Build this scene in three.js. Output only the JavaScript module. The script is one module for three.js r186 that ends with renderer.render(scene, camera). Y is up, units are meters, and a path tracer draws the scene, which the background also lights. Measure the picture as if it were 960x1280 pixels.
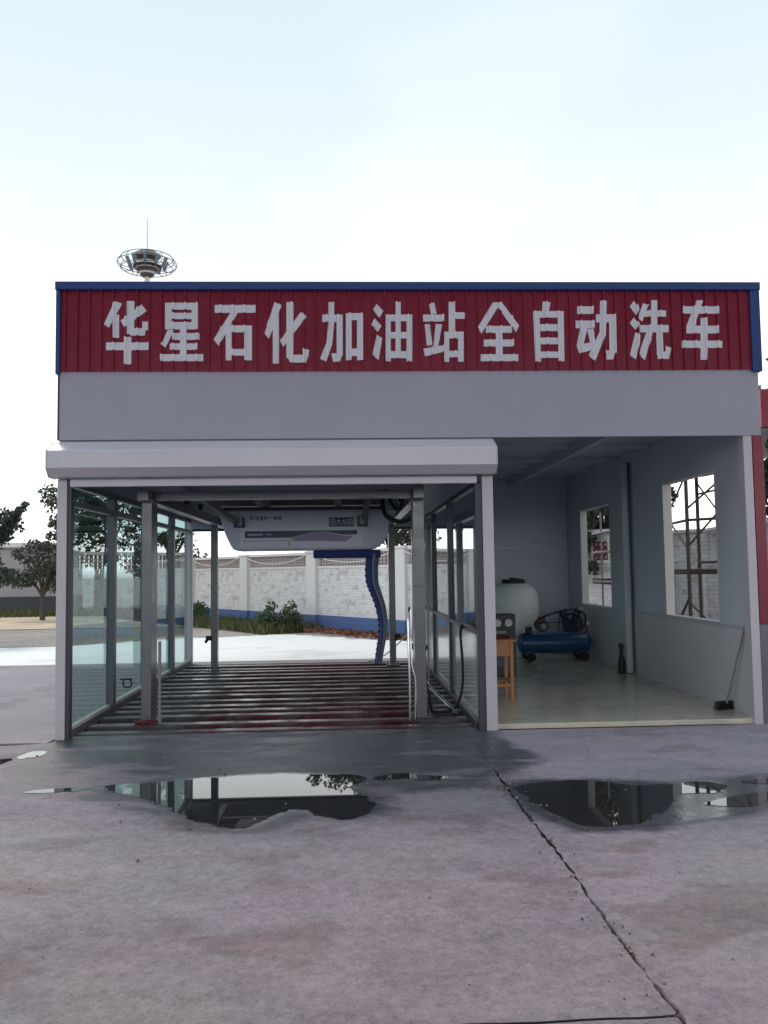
import * as THREE from 'three';
import { RoundedBoxGeometry } from 'three/addons/geometries/RoundedBoxGeometry.js';
import { mergeGeometries, toCreasedNormals } from 'three/addons/utils/BufferGeometryUtils.js';

// ---------- camera, sky, sun, exposure ----------
const scene = new THREE.Scene();
const camera = new THREE.PerspectiveCamera(61.6, 0.75, 0.05, 600);
camera.position.set(3.0, 1.7, 9.115);
camera.rotation.set(0.0669, -0.0451, -0.0141, 'YXZ');
camera.updateProjectionMatrix();

const renderer = new THREE.WebGLRenderer({ antialias: true });
renderer.setSize(768, 1024);
renderer.toneMapping = THREE.LinearToneMapping;
renderer.toneMappingExposure = 1.12;
renderer.shadowMap.enabled = true;

// seeded random numbers and noise
let seed = 20240607;
const rnd = () => { seed = (seed + 0x6D2B79F5) | 0; let t = Math.imul(seed ^ (seed >>> 15), 1 | seed); t = (t + Math.imul(t ^ (t >>> 7), 61 | t)) ^ t; return ((t ^ (t >>> 14)) >>> 0) / 4294967296; };
const rr = (a, b) => a + (b - a) * rnd();
const perm = new Float32Array(65536); for (let i = 0; i < 65536; i++) perm[i] = rnd();
const hash = (x, y) => perm[((x & 255) << 8) | (y & 255)];
function vn(x, y) {                                   // value noise, period 256
  const xi = Math.floor(x), yi = Math.floor(y); let fx = x - xi, fy = y - yi;
  fx = fx * fx * (3 - 2 * fx); fy = fy * fy * (3 - 2 * fy);
  const a = hash(xi, yi), b = hash(xi + 1, yi), c = hash(xi, yi + 1), d = hash(xi + 1, yi + 1);
  return a + (b - a) * fx + (c - a) * fy + (a - b - c + d) * fx * fy;
}
const fbm = (x, y, o = 4) => { let s = 0, a = 0.5, n = 0; for (let i = 0; i < o; i++) { s += a * vn(x, y); n += a; a *= 0.5; x = x * 2.03 + 17.1; y = y * 2.01 + 5.7; } return s / n; };
const sm = (a, b, x) => { const t = Math.min(1, Math.max(0, (x - a) / (b - a))); return t * t * (3 - 2 * t); };
const mix = (a, b, t) => a + (b - a) * t;

// hazy bright sky: white low down, pale blue higher up
{
  const W = 512, H = 256, d = new Float32Array(W * H * 4);
  const stops = [[-90, .30, .29, .30], [-4, .45, .45, .46], [0, 1.9, 1.92, 1.92], [9, 1.65, 1.69, 1.70], [15, 1.22, 1.27, 1.28], [20, .88, .93, .94], [28, .74, .845, .90], [37, .64, .775, .87], [60, .60, .73, .84], [90, .58, .71, .82]];
  for (let j = 0; j < H; j++) {
    const el = ((j + .5) / H - .5) * 180;
    let k = 0; while (k < stops.length - 2 && el > stops[k + 1][0]) k++;
    const t = Math.min(1, Math.max(0, (el - stops[k][0]) / (stops[k + 1][0] - stops[k][0])));
    for (let i = 0; i < W; i++) {
      const o = (j * W + i) * 4;
      const a = i / W * Math.PI * 2;
      const w = el > 2 ? .05 * sm(.52, .75, fbm(20 + 3.2 * Math.cos(a) + el * .02, 40 + 3.2 * Math.sin(a) + el * .16, 4)) : 0;   // faint wisps
      for (let c = 0; c < 3; c++) d[o + c] = mix(stops[k][c + 1], stops[k + 1][c + 1], t) * (1 + w * (c === 0 ? 1.6 : c === 1 ? 1.1 : .6));
      d[o + 3] = 1;
    }
  }
  const sky = new THREE.DataTexture(d, W, H, THREE.RGBAFormat, THREE.FloatType);
  sky.mapping = THREE.EquirectangularReflectionMapping; sky.magFilter = THREE.LinearFilter; sky.minFilter = THREE.LinearFilter; sky.needsUpdate = true;
  scene.background = sky; scene.environment = sky;
}
const sun = new THREE.DirectionalLight(0xfff3e2, 1.5);          // veiled sun, high behind the building
sun.position.set(-11, 34, -28); sun.target.position.set(3, 0, -4);
sun.castShadow = true; sun.shadow.radius = 30; sun.shadow.mapSize.set(2048, 2048);
Object.assign(sun.shadow.camera, { left: -30, right: 30, top: 30, bottom: -30, near: 1, far: 120 });
scene.add(sun, sun.target);

// ---------- helpers ----------
const used = {};
const numbered = (n) => { used[n] = (used[n] ?? -1) + 1; return used[n] ? n + '_' + String(used[n]).padStart(3, '0') : n; };
function tag(o, label, category, group, kind) { o.userData = {}; if (label) o.userData.label = label; if (category) o.userData.category = category; if (group) o.userData.group = group; if (kind) o.userData.kind = kind; return o; }
function thing(name, label, category, group) { const g = new THREE.Group(); g.name = numbered(name); scene.add(g); return tag(g, label, category, group); }
function structure(name, label) { const g = new THREE.Group(); g.name = numbered(name); scene.add(g); return tag(g, label, null, null, 'structure'); }
function mesh(name, geo, mat, parent) {
  const m = new THREE.Mesh(Array.isArray(geo) ? merge(geo) : geo, mat); m.name = parent ? name : numbered(name); m.castShadow = m.receiveShadow = true; (parent || scene).add(m); return m;
}
function merge(list) { return mergeGeometries(list.map((g) => { let q = g.index ? g.toNonIndexed() : g; q = q.clone(); for (const k of Object.keys(q.attributes)) if (!['position', 'normal', 'uv'].includes(k)) q.deleteAttribute(k); return q; })); }
// uv in metres from the dominant direction of each face
function muv(g) {
  const q = g.index ? g.toNonIndexed() : g; const p = q.attributes.position, n = q.attributes.normal, uv = new Float32Array(p.count * 2);
  for (let i = 0; i < p.count; i += 3) {
    let ax = 0, ay = 0, az = 0;
    for (let k = 0; k < 3; k++) { ax += Math.abs(n.getX(i + k)); ay += Math.abs(n.getY(i + k)); az += Math.abs(n.getZ(i + k)); }
    for (let k = i; k < i + 3; k++) {
      const x = p.getX(k), y = p.getY(k), z = p.getZ(k);
      if (ay >= ax && ay >= az) { uv[k * 2] = x; uv[k * 2 + 1] = z; } else if (ax > az) { uv[k * 2] = z; uv[k * 2 + 1] = y; } else { uv[k * 2] = x; uv[k * 2 + 1] = y; }
    }
  }
  q.setAttribute('uv', new THREE.BufferAttribute(uv, 2)); return q;
}
// box between two corners, edges slightly rounded when r > 0
function bx(x0, x1, y0, y1, z0, z1, r = 0) {
  const w = x1 - x0, h = y1 - y0, d = z1 - z0;
  const g = r ? new RoundedBoxGeometry(w, h, d, 2, r) : new THREE.BoxGeometry(w, h, d);
  g.translate((x0 + x1) / 2, (y0 + y1) / 2, (z0 + z1) / 2); return muv(g);
}
const V = (x, y, z) => new THREE.Vector3(x, y, z);
function rod(a, b, r, r2 = r, seg = 10) {
  const A = V(...a), B = V(...b), d = B.clone().sub(A), g = new THREE.CylinderGeometry(r2, r, d.length(), seg);
  g.applyQuaternion(new THREE.Quaternion().setFromUnitVectors(V(0, 1, 0), d.clone().normalize())); g.translate((A.x + B.x) / 2, (A.y + B.y) / 2, (A.z + B.z) / 2); return g;
}
function bar(a, b, w, h) {                            // square bar between two points
  const A = V(...a), B = V(...b), d = B.clone().sub(A), g = new THREE.BoxGeometry(w, h, d.length());
  const m = new THREE.Matrix4().lookAt(B, A, V(0, 1, 0.001)); g.applyMatrix4(m); g.translate((A.x + B.x) / 2, (A.y + B.y) / 2, (A.z + B.z) / 2); return muv(g);
}
const tube = (pts, r, n = 40, seg = 8) => new THREE.TubeGeometry(new THREE.CatmullRomCurve3(pts.map((p) => V(...p))), n, r, seg);
const lathe = (pts, seg = 32) => new THREE.LatheGeometry(pts.map((p) => new THREE.Vector2(...p)), seg);
// flat slab from an outline of [x, z] points, top at y
function slab(pts, y, t) {
  const s = new THREE.Shape(pts.map(([x, z]) => new THREE.Vector2(x, -z)));
  const g = new THREE.ExtrudeGeometry(s, { depth: t, bevelEnabled: false }); g.rotateX(-Math.PI / 2); g.translate(0, y - t, 0); return muv(g);
}
// profile of [z, y] points extruded along x
function prismX(pts, x0, x1) {
  const s = new THREE.Shape(pts.map(([z, y]) => new THREE.Vector2(-z, y)));
  const g = new THREE.ExtrudeGeometry(s, { depth: x1 - x0, bevelEnabled: false }); g.rotateY(Math.PI / 2); g.translate(x0, 0, 0); return muv(g);
}

// ---------- textures ----------
function tex(W, H, fn, { srgb = false, rx = 1, ry = 1, wrap = true } = {}) {
  const d = new Uint8Array(W * H * 4);
  for (let j = 0; j < H; j++) for (let i = 0; i < W; i++) {
    const c = fn((i + .5) / W, (j + .5) / H), o = (j * W + i) * 4;
    if (typeof c === 'number') { d[o] = d[o + 1] = d[o + 2] = Math.max(0, Math.min(255, c * 255)); }
    else for (let k = 0; k < 3; k++) { const v = Math.max(0, Math.min(1, c[k])); d[o + k] = 255 * (srgb ? (v <= .0031308 ? 12.92 * v : 1.055 * Math.pow(v, 1 / 2.4) - .055) : v); }
    d[o + 3] = 255;
  }
  const t = new THREE.DataTexture(d, W, H); t.magFilter = THREE.LinearFilter; t.minFilter = THREE.LinearMipmapLinearFilter; t.generateMipmaps = true;
  if (wrap) t.wrapS = t.wrapT = THREE.RepeatWrapping; t.repeat.set(rx, ry); if (srgb) t.colorSpace = THREE.SRGBColorSpace; t.needsUpdate = true; return t;
}
const S = (o) => new THREE.MeshStandardMaterial(o);
const P = (o) => new THREE.MeshPhysicalMaterial(o);
const lin = (r, g, b) => new THREE.Color().setRGB(r, g, b);
// tileable noise: blend with the shifted copy
const tfbm = (u, v, s, o) => { const f = (a, b) => fbm(a * s + 3.3, b * s + 9.1, o); const wu = sm(.75, 1, u), wv = sm(.75, 1, v); return mix(mix(f(u, v), f(u - 1, v), wu), mix(f(u, v - 1), f(u - 1, v - 1), wu), wv); };

const streak = tex(512, 512, (u, v) => .86 + .14 * tfbm(u, v, 60, 3) * .5 + .1 * (tfbm(u, v, 7, 4) - .5) + .05, { rx: .4, ry: .4 });
const panelDirt = tex(512, 512, (u, v) => { const a = tfbm(u, v, 5, 4), b = fbm(u * 90, v * 6, 3); const k = .93 + .12 * (a - .5) + .05 * (b - .5); return [k, k * .998, k * .995]; }, { srgb: true, rx: .33, ry: .33 });
const roughN = tex(256, 256, (u, v) => .45 + .3 * tfbm(u, v, 12, 4), { rx: .7, ry: .7 });
const M = {};
M.red = P({ color: lin(.23, .010, .036), roughness: .3, roughnessMap: tex(256, 256, (u, v) => .75 + .35 * tfbm(u, v, 8, 4), { rx: .5, ry: .5 }), map: tex(256, 256, (u, v) => { const k = .86 + .2 * tfbm(u, v, 9, 4); return [k, k, k]; }, { srgb: true, rx: .31, ry: .31 }) });
M.blue = S({ color: lin(.012, .045, .19), roughness: .45 });
M.band = S({ color: lin(.39, .385, .475), roughness: .5, map: panelDirt });
M.panel = S({ color: lin(.52, .56, .65), roughness: .55, map: panelDirt });
M.dado = S({ color: lin(.54, .54, .58), roughness: .45, map: panelDirt });
M.ceil = M.panel;
M.alu = S({ color: lin(.55, .53, .58), roughness: .42, metalness: .25, map: panelDirt });
M.shutter = S({ color: lin(.62, .61, .68), roughness: .3, metalness: .1, map: panelDirt });
M.darkframe = S({ color: lin(.06, .06, .08), roughness: .4, metalness: .3 });
M.midframe = S({ color: lin(.14, .145, .17), roughness: .4, metalness: .3 });
M.steel = S({ color: lin(.17, .175, .20), roughness: .5, metalness: .45, roughnessMap: roughN, map: streak });
M.trimw = S({ color: lin(.66, .64, .61), roughness: .6, map: panelDirt });
M.glass = P({ color: lin(.66, .78, .78), roughness: 0, metalness: 0, transmission: 1, thickness: 0, ior: 1.52 });
M.film = P({ color: lin(.80, .88, .90), roughness: .12, transmission: .62, thickness: 0, ior: 1.52, roughnessMap: null });
M.letter = S({ color: lin(.76, .76, .82), roughness: .45, map: streak });
M.black = S({ color: lin(.012, .012, .014), roughness: .55 });
M.rubber = S({ color: lin(.015, .015, .017), roughness: .8 });
M.chrome = S({ color: lin(.7, .7, .72), roughness: .2, metalness: 1 });
M.rust = S({ color: lin(.11, .075, .06), roughness: .75, metalness: .2, map: streak });
M.galv = S({ color: lin(.33, .31, .30), roughness: .6, metalness: .3, map: streak });

// ---------- ground, forecourt, yard ----------
const groundTex = tex(1024, 1024, (u, v) => { const a = tfbm(u, v, 6, 5), b = tfbm(u, v, 150, 2); const k = .72 + .5 * (a - .5) + .5 * (b - .5); return [.40 * k, .36 * k * (1 + .06 * (a - .5)), .34 * k]; }, { srgb: true, rx: 1 / 9, ry: 1 / 9 });
{ const s = structure('ground'); const q = muv(new THREE.PlaneGeometry(500, 500).rotateX(-Math.PI / 2)); q.translate(0, -.14, -60); mesh('earth', q, S({ map: groundTex, roughness: .95 }), s); }

// outline tools for stains
const puddleA = [[1.02, 2.05], [1.2, 1.97], [1.45, 1.94], [1.75, 1.86], [2.11, 1.78], [2.55, 1.76], [2.9, 1.80], [3.1, 1.86], [3.12, 2.02], [3.02, 2.2], [3.08, 2.45], [3.2, 2.75], [3.08, 3.02], [2.95, 3.12], [2.80, 3.04], [2.68, 2.86], [2.57, 2.80], [2.46, 2.95], [2.36, 3.14], [2.2, 3.24], [2.02, 3.12], [1.82, 2.88], [1.6, 2.58], [1.36, 2.36], [1.15, 2.2]];
const puddleA2 = [[.45, 2.12], [.62, 2.06], [.86, 2.06], [.93, 2.12], [.8, 2.17], [.58, 2.19]], puddleA3 = [[3.2, 1.92], [3.36, 1.86], [3.6, 1.9], [3.82, 2.0], [3.74, 2.07], [3.45, 2.03], [3.26, 2.04]];
const puddleB = [[4.30, 2.38], [4.42, 2.28], [4.67, 2.24], [4.95, 2.27], [5.2, 2.38], [5.45, 2.42], [5.75, 2.36], [5.9, 2.5], [5.8, 2.66], [5.52, 2.72], [5.36, 2.86], [5.2, 3.08], [5.05, 3.25], [4.9, 3.40], [4.74, 3.42], [4.52, 3.36], [4.4, 3.05], [4.33, 2.7]];
const puddleB2 = [[5.55, 2.98], [5.72, 2.84], [6.0, 2.74], [6.25, 2.76], [6.1, 2.92], [5.82, 3.06]], puddleB3 = [[6.05, 2.42], [6.3, 2.34], [6.9, 2.28], [7.3, 2.34], [6.9, 2.46], [6.4, 2.52]];
const oval = (x, z, rx, rz) => Array.from({ length: 14 }, (_, i) => [x + rx * Math.cos(i * .4488) * (.7 + .6 * fbm(i * 1.7 + x * 9, z * 5, 2)), z + rz * Math.sin(i * .4488) * (.7 + .6 * fbm(i * 2.3, x * 7 + 4, 2))]);
const apron = [[-.1, .1], [.1, -.3], [4.62, -.3], [4.6, .5], [4.62, .95], [4.72, 1.45], [4.5, 1.75], [4.15, 1.95], [4.08, 2.3], [3.75, 2.32], [3.3, 2.5], [3.3, 2.9], [3.1, 3.25], [2.75, 3.1], [2.4, 3.4], [2.05, 3.38], [1.4, 2.8], [.9, 2.5], [.3, 2.2], [.12, 1.7], [-.1, 1.2], [-.1, .6]];
function sd(pts, x, z) {                              // signed distance, negative inside
  let d = 1e9, ins = false;
  for (let i = 0, j = pts.length - 1; i < pts.length; j = i++) {
    const [xi, zi] = pts[i], [xj, zj] = pts[j]; const ex = xj - xi, ez = zj - zi, wx = x - xi, wz = z - zi;
    const t = Math.min(1, Math.max(0, (wx * ex + wz * ez) / (ex * ex + ez * ez))); const dx = wx - ex * t, dz = wz - ez * t; d = Math.min(d, dx * dx + dz * dz);
    if ((zi > z) !== (zj > z) && x < (xj - xi) * (z - zi) / (zj - zi) + xi) ins = !ins;
  }
  return (ins ? -1 : 1) * Math.sqrt(d);
}
// coarse distance grids, sampled bilinearly
function grid(pts) { const N = 201, g = new Float32Array(N * N); for (let j = 0; j < N; j++) for (let i = 0; i < N; i++) g[j * N + i] = sd(pts, -2 + i * .05, -.5 + j * .05); return (x, z) => { let a = (x + 2) * 20, b = (z + .5) * 20; a = Math.max(0, Math.min(199.99, a)); b = Math.max(0, Math.min(199.99, b)); const i = a | 0, j = b | 0; a -= i; b -= j; return mix(mix(g[j * N + i], g[j * N + i + 1], a), mix(g[(j + 1) * N + i], g[(j + 1) * N + i + 1], a), b); }; }
const wetB = [[4.25, 2.35], [4.5, 2.2], [5.0, 2.2], [5.6, 2.38], [6.6, 2.15], [7.6, 2.15], [7.6, 2.55], [6.6, 2.65], [6.1, 2.95], [5.7, 3.2], [5.3, 3.3], [4.95, 3.5], [4.5, 3.45], [4.3, 3.0]];
const gA = grid(puddleA), gB = grid(wetB), gAp = grid(apron);
const NT = 2048, colD = new Uint8Array(NT * NT * 4), rghD = new Uint8Array(NT * NT * 4), bmpD = new Uint8Array(NT * NT * 4);
const enc = (v) => 255 * (v <= .0031308 ? 12.92 * v : 1.055 * Math.pow(Math.min(1, v), 1 / 2.4) - .055);
for (let j = 0; j < NT; j++) for (let i = 0; i < NT; i++) {
  const x = -2 + (i + .5) / NT * 10, z = -.5 + (j + .5) / NT * 10;
  const big = fbm(x * .55 + 30, z * .8 + 12, 4), mid = fbm(x * 2.1 + 7, z * 3.4 + 3, 4), fine = fbm(x * 26, z * 26, 3), grain = vn(x * 110, z * 110) * .5 + hash(i * 7 + (j >> 3), j * 3 + (i >> 5)) * .5;
  const jit = (mid - .5) * .5 + (fine - .5) * .12;
  let wet = sm(.10, -.12, gAp(x, z) + jit * .55);
  const halo = sm(.16, -.02, Math.min(gA(x, z), gB(x, z)) + jit * .35);
  const right = sm(4.2, 4.6, x), nearB = right * sm(2.7, 1.5, z);
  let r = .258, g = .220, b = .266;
  const t1 = sm(.42, .62, big); r = mix(r, .238, t1); g = mix(g, .224, t1); b = mix(b, .256, t1);          // greyer cement
  const t2 = sm(.5, .68, fbm(x * .9 + 3, z * 1.3 + 50, 4)); r = mix(r, .285, t2 * .5); g = mix(g, .242, t2 * .5); b = mix(b, .268, t2 * .5);   // reddish dust
  const trow = fbm(x * 1.1 + 77, z * 7.5 + 21, 4), blot = fbm(x * 4.2 + 91, z * 6.1 + 44, 4);
  const k = 1 + .22 * (mid - .5) + .46 * (fine - .5) + .30 * (fbm(x * 70 + 9, z * 70 + 2, 2) - .5) + .44 * (grain - .5) + .22 * (trow - .5) + .16 * (blot - .5) + .28 * nearB * 1.5 + .10 * right;
  r *= k; g *= k; b *= k;
  // brown damp stain on the right, dark film at the lower left joint
  const st = sm(.56, .72, fbm(x * 1.5 + 11, z * 2.6 + 90, 4) + .25 * sm(.9, .1, Math.hypot((x - 4.95) / 1.0, (z - 4.75) / .5)) - .05); r = mix(r, r * .80, st); g = mix(g, g * .74, st); b = mix(b, b * .72, st);
  const st2 = sm(.58, .75, fbm(x * 2.7 + 61, z * 4.6 + 17, 4)); r *= 1 - .10 * st2; g *= 1 - .10 * st2; b *= 1 - .08 * st2;
  const dryp = wet * sm(.56, .66, fbm(x * 1.3 + 5, z * 3.8 + 33, 4)) * .55;
  wet = Math.max(wet - dryp, halo * .95);
  r = mix(r, r * .31, wet); g = mix(g, g * .36, wet); b = mix(b, b * .38, wet);
  const spk = hash(i * 13 + 5, j * 29 + (i >> 8) * 7 + (j >> 8) * 3); if (spk > .9993) { r *= 1.5; g *= 1.5; b *= 1.5; } else if (spk < .0006) { r *= .45; g *= .45; b *= .45; }
  const o = (j * NT + i) * 4; colD[o] = enc(r); colD[o + 1] = enc(g); colD[o + 2] = enc(b); colD[o + 3] = 255;
  const film = sm(.10, -.01, Math.min(gA(x, z), gB(x, z)) + jit * .25);
  const ro = mix(mix(.86 - .12 * t1, .34 + .22 * mid, wet), .10 + .12 * fine, film); rghD[o] = rghD[o + 1] = rghD[o + 2] = 255 * ro; rghD[o + 3] = 255;
  const bb = mix(.5 + .9 * (fine - .5) + .5 * (grain - .5), .5 + .35 * (fine - .5) * (1 - .8 * film), wet); bmpD[o] = bmpD[o + 1] = bmpD[o + 2] = Math.max(0, Math.min(255, 255 * bb)); bmpD[o + 3] = 255;
}
const mk = (d, srgb) => { const t = new THREE.DataTexture(d, NT, NT); t.magFilter = THREE.LinearFilter; t.minFilter = THREE.LinearMipmapLinearFilter; t.generateMipmaps = true; t.wrapS = t.wrapT = THREE.RepeatWrapping; t.repeat.set(.1, .1); t.offset.set(.2, .05); if (srgb) t.colorSpace = THREE.SRGBColorSpace; t.needsUpdate = true; return t; };
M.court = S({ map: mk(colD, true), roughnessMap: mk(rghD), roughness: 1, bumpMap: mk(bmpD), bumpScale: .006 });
const concTex = tex(1024, 1024, (u, v) => { const a = tfbm(u, v, 7, 5), b = tfbm(u, v, 120, 2), c = sm(.55, .75, tfbm(u, v, 13, 4)); const k = (.95 + .35 * (a - .5) + .2 * (b - .5)) * (1 - .2 * c); return [.285 * k, .265 * k, .30 * k]; }, { srgb: true, rx: 1 / 6, ry: 1 / 6 });
M.oldconc = S({ map: concTex, roughness: .85 });
const wiggle = (a, b, n, amp, off) => { const out = []; for (let i = 0; i <= n; i++) { const t = i / n; const x = mix(a[0], b[0], t), z = mix(a[1], b[1], t); const L = Math.hypot(b[0] - a[0], b[1] - a[1]); const nx = -(b[1] - a[1]) / L, nz = (b[0] - a[0]) / L; const w = amp * 2 * (fbm(t * L * 3.1 + off, off, 4) - .5); out.push([x + nx * w, z + nz * w]); } return out; };
{
  const s = structure('forecourt', 'worn grey concrete forecourt in front of the wash bay');
  const mid = (z) => 4.235 + .045 * (fbm(z * 2.3, 4.4, 4) - .5);
  const half = (z) => .003 + .006 * sm(1.6, 2.1, z) * (.35 + 1.7 * sm(.35, .7, fbm(z * 3.7, 88.2, 3))) + .005 * sm(4.9, 4.2, z) * sm(2, 3, z);
  const edge = (sgn, z0, z1) => { const o = []; const n = Math.ceil(Math.abs(z1 - z0) / .04); for (let i = 0; i <= n; i++) { const z = mix(z0, z1, i / n); o.push([mid(z) + sgn * (half(z) * .8 + .012 * (vn(z * 60, sgn * 5 + 3) - .5) * sm(1.6, 2.2, z) + .014 * (vn(z * 21, sgn * 3 + 8) - .5) * sm(1.6, 2.2, z)), z]); } return o; };
  const cross = (off, dz) => wiggle([mid(5.79) - .02, 5.79 + dz], [-2, 5.84 + dz], 120, .02, off);
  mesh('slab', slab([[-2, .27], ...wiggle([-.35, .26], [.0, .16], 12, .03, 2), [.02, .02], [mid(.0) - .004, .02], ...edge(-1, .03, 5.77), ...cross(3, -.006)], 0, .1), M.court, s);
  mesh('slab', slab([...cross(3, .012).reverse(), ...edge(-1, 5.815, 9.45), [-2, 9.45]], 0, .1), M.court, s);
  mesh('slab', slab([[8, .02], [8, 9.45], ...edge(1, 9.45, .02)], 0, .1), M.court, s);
  mesh('slab', slab([[-14, -7.46], [-.03, -7.46], [-.03, .12], ...wiggle([-.06, .13], [-14, .28], 60, .05, 9)], 0, .1), M.oldconc, s);
  mesh('slab', slab([[-14, .34], [-2.03, .34], [-2.03, 26], [-14, 26]], 0, .1), M.oldconc, s);
  mesh('slab', slab([[8.03, -2.4], [20, -2.4], [20, 26], [8.03, 26]], 0, .1), M.oldconc, s);
  mesh('slab', slab([[-2, 9.48], [8, 9.48], [8, 26], [-2, 26]], 0, .1), M.oldconc, s);
  mesh('joint_filler', slab([[-2.5, .0], [8.3, .0], [8.3, 9.6], [-2.5, 9.6]], -.02, .06), S({ color: lin(.05, .043, .04), roughness: .95 }), s);
}
M.water = P({ color: lin(.028, .027, .028), roughness: .015, ior: 1.5, specularIntensity: 1 });
function puddle(pts, label, y = .003) {
  const c = new THREE.CatmullRomCurve3(pts.map(([x, z]) => V(x, 0, z)), true, 'centripetal'); const q = c.getPoints(pts.length * 14).map((p) => [p.x + .10 * (fbm(p.x * 6, p.z * 9, 4) - .5), p.z + .16 * (fbm(p.x * 5 + 40, p.z * 8, 5) - .5)]);
  const m = mesh('puddle', slab(q.slice(0, -1), y, .0025), M.water); m.userData = { kind: 'structure', label }; return m;
}
puddle(puddleA, 'wide dark rainwater puddle in front of the wash bay');
puddle(puddleA2, 'thin streak of water at the left end of the wide puddle'); 
puddle(puddleA3, 'thin streak of water at the right end of the wide puddle'); 
puddle(puddleB2, 'small ragged puddle at the right foot of the room puddle'); 
puddle(puddleB3, 'narrow water streak by the right photo edge'); 
puddle(oval(.02, .72, .11, .17), 'small pale ragged puddle beside the left shutter post');
puddle(oval(-.18, .98, .1, .12), 'small pale puddle farther left of the shutter post');
puddle(puddleB, 'dark puddle in front of the open room beside the slab joint');

{ // grit and small stones scattered on the forecourt
  const g = new THREE.IcosahedronGeometry(1, 0), n = 420, m = new THREE.InstancedMesh(g, S({ color: lin(.26, .24, .25), roughness: .9 }), n); m.name = numbered('gravel'); const d = new THREE.Object3D();
  for (let i = 0; i < n; i++) { const near = rnd() < .35, z = near ? rr(1.6, 5.9) : rr(.1, 7), x = near ? 4.24 + (rnd() - .5) * (rnd() * .5) : rr(-.5, 7.6), s = .0025 + .009 * Math.pow(rnd(), 3); d.position.set(x, s * .4, z); d.rotation.set(rnd() * 6, rnd() * 6, rnd() * 6); d.scale.set(s, s * .7, s * rr(.7, 1.3)); d.updateMatrix(); m.setMatrixAt(i, d.matrix); const q = rr(.35, 1.5); m.setColorAt(i, lin(q, q * .97, q)); }
  m.castShadow = m.receiveShadow = true; scene.add(m); tag(m, 'loose grit scattered on the concrete forecourt', 'gravel', null, 'stuff');
}
// pale concrete yard behind, sloping gently down to the boundary wall
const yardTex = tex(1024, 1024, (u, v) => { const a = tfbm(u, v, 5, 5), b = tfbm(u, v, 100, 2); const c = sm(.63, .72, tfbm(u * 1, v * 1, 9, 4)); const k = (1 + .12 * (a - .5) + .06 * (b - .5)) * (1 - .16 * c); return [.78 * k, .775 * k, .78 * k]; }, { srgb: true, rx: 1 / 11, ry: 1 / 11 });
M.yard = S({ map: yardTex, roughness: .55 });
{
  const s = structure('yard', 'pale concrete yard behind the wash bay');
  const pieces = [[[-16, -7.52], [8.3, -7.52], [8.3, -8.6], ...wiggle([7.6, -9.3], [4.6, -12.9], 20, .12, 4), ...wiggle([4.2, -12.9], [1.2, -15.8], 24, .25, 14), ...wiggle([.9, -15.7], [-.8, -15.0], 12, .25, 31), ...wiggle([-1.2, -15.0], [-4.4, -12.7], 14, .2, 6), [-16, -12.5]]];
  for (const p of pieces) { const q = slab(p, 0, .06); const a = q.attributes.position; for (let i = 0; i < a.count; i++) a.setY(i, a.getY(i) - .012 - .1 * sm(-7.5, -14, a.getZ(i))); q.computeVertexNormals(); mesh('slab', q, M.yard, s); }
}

// ---------- the car wash building ----------
const W = 7.53, bld = thing('car_wash_building', 'white panel car wash building with red sign fascia and open front', 'building');
mesh('fascia_core', bx(.01, W - .01, 3.12, 4.70, -.09, .0), M.band, bld);
{ // grey band below the sign
  mesh('band_panel', bx(0, W, 3.10, 3.84, 0.004, .03, .004), M.band, bld);
}
// red corrugated sheets
const PITCH = W / 60, ribH = .028;
function prof(x) { let t = ((x / PITCH) % 1 + 1) % 1 * PITCH; t = Math.abs(t - PITCH / 2); return t < .006 ? ribH : t < .012 ? ribH * (1 - (t - .006) / .006) : 0; }
const breaks = []; for (let i = 0; i < 60; i++) { const c = (i + .5) * PITCH; breaks.push(i * PITCH, c - .012, c - .006, c + .006, c + .012); } breaks.push(W);
function sheet(x0, x1, y0, y1, z) {
  const xs = breaks.filter((x) => x > x0 + 1e-6 && x < x1 - 1e-6); xs.unshift(x0); xs.push(x1); const p = [];
  const q = (a, b, ya, yb) => { const za = z + prof(a), zb = z + prof(b); p.push(a, ya, za, b, ya, zb, b, yb, zb, a, ya, za, b, yb, zb, a, yb, za); };
  for (let i = 0; i < xs.length - 1; i++) q(xs[i], xs[i + 1], y0, y1);
  for (let i = 0; i < xs.length - 1; i++) { const a = xs[i], b = xs[i + 1]; p.push(a, y0, .031, b, y0, .031, b, y0, z + prof(b), a, y0, .031, b, y0, z + prof(b), a, y0, z + prof(a)); }
  const g = new THREE.BufferGeometry(); g.setAttribute('position', new THREE.Float32BufferAttribute(p, 3)); g.computeVertexNormals(); return muv(g);
}
for (let k = 0; k < 10; k++) mesh('fascia_sheet', sheet(k * W / 10 + .0008, (k + 1) * W / 10 - .0008, 3.825 + .006 * (rnd() - .5), 4.70, .036 + (k % 2) * .0015), M.red, bld);
mesh('top_trim', prismX([[-.1, 4.70], [.075, 4.70], [.085, 4.705], [.085, 4.785], [-.1, 4.80]], -.035, W + .035), M.blue, bld);
mesh('side_trim', bx(W - .075, W + .03, 3.80, 4.698, -.09, .075, .004), M.blue, bld);
mesh('side_trim', bx(-.03, .012, 3.80, 4.698, -.09, .068, .004), M.blue, bld);
mesh('corner_trim', bx(-.014, .006, 3.10, 3.798, -.09, .036, .003), M.darkframe, bld);
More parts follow.
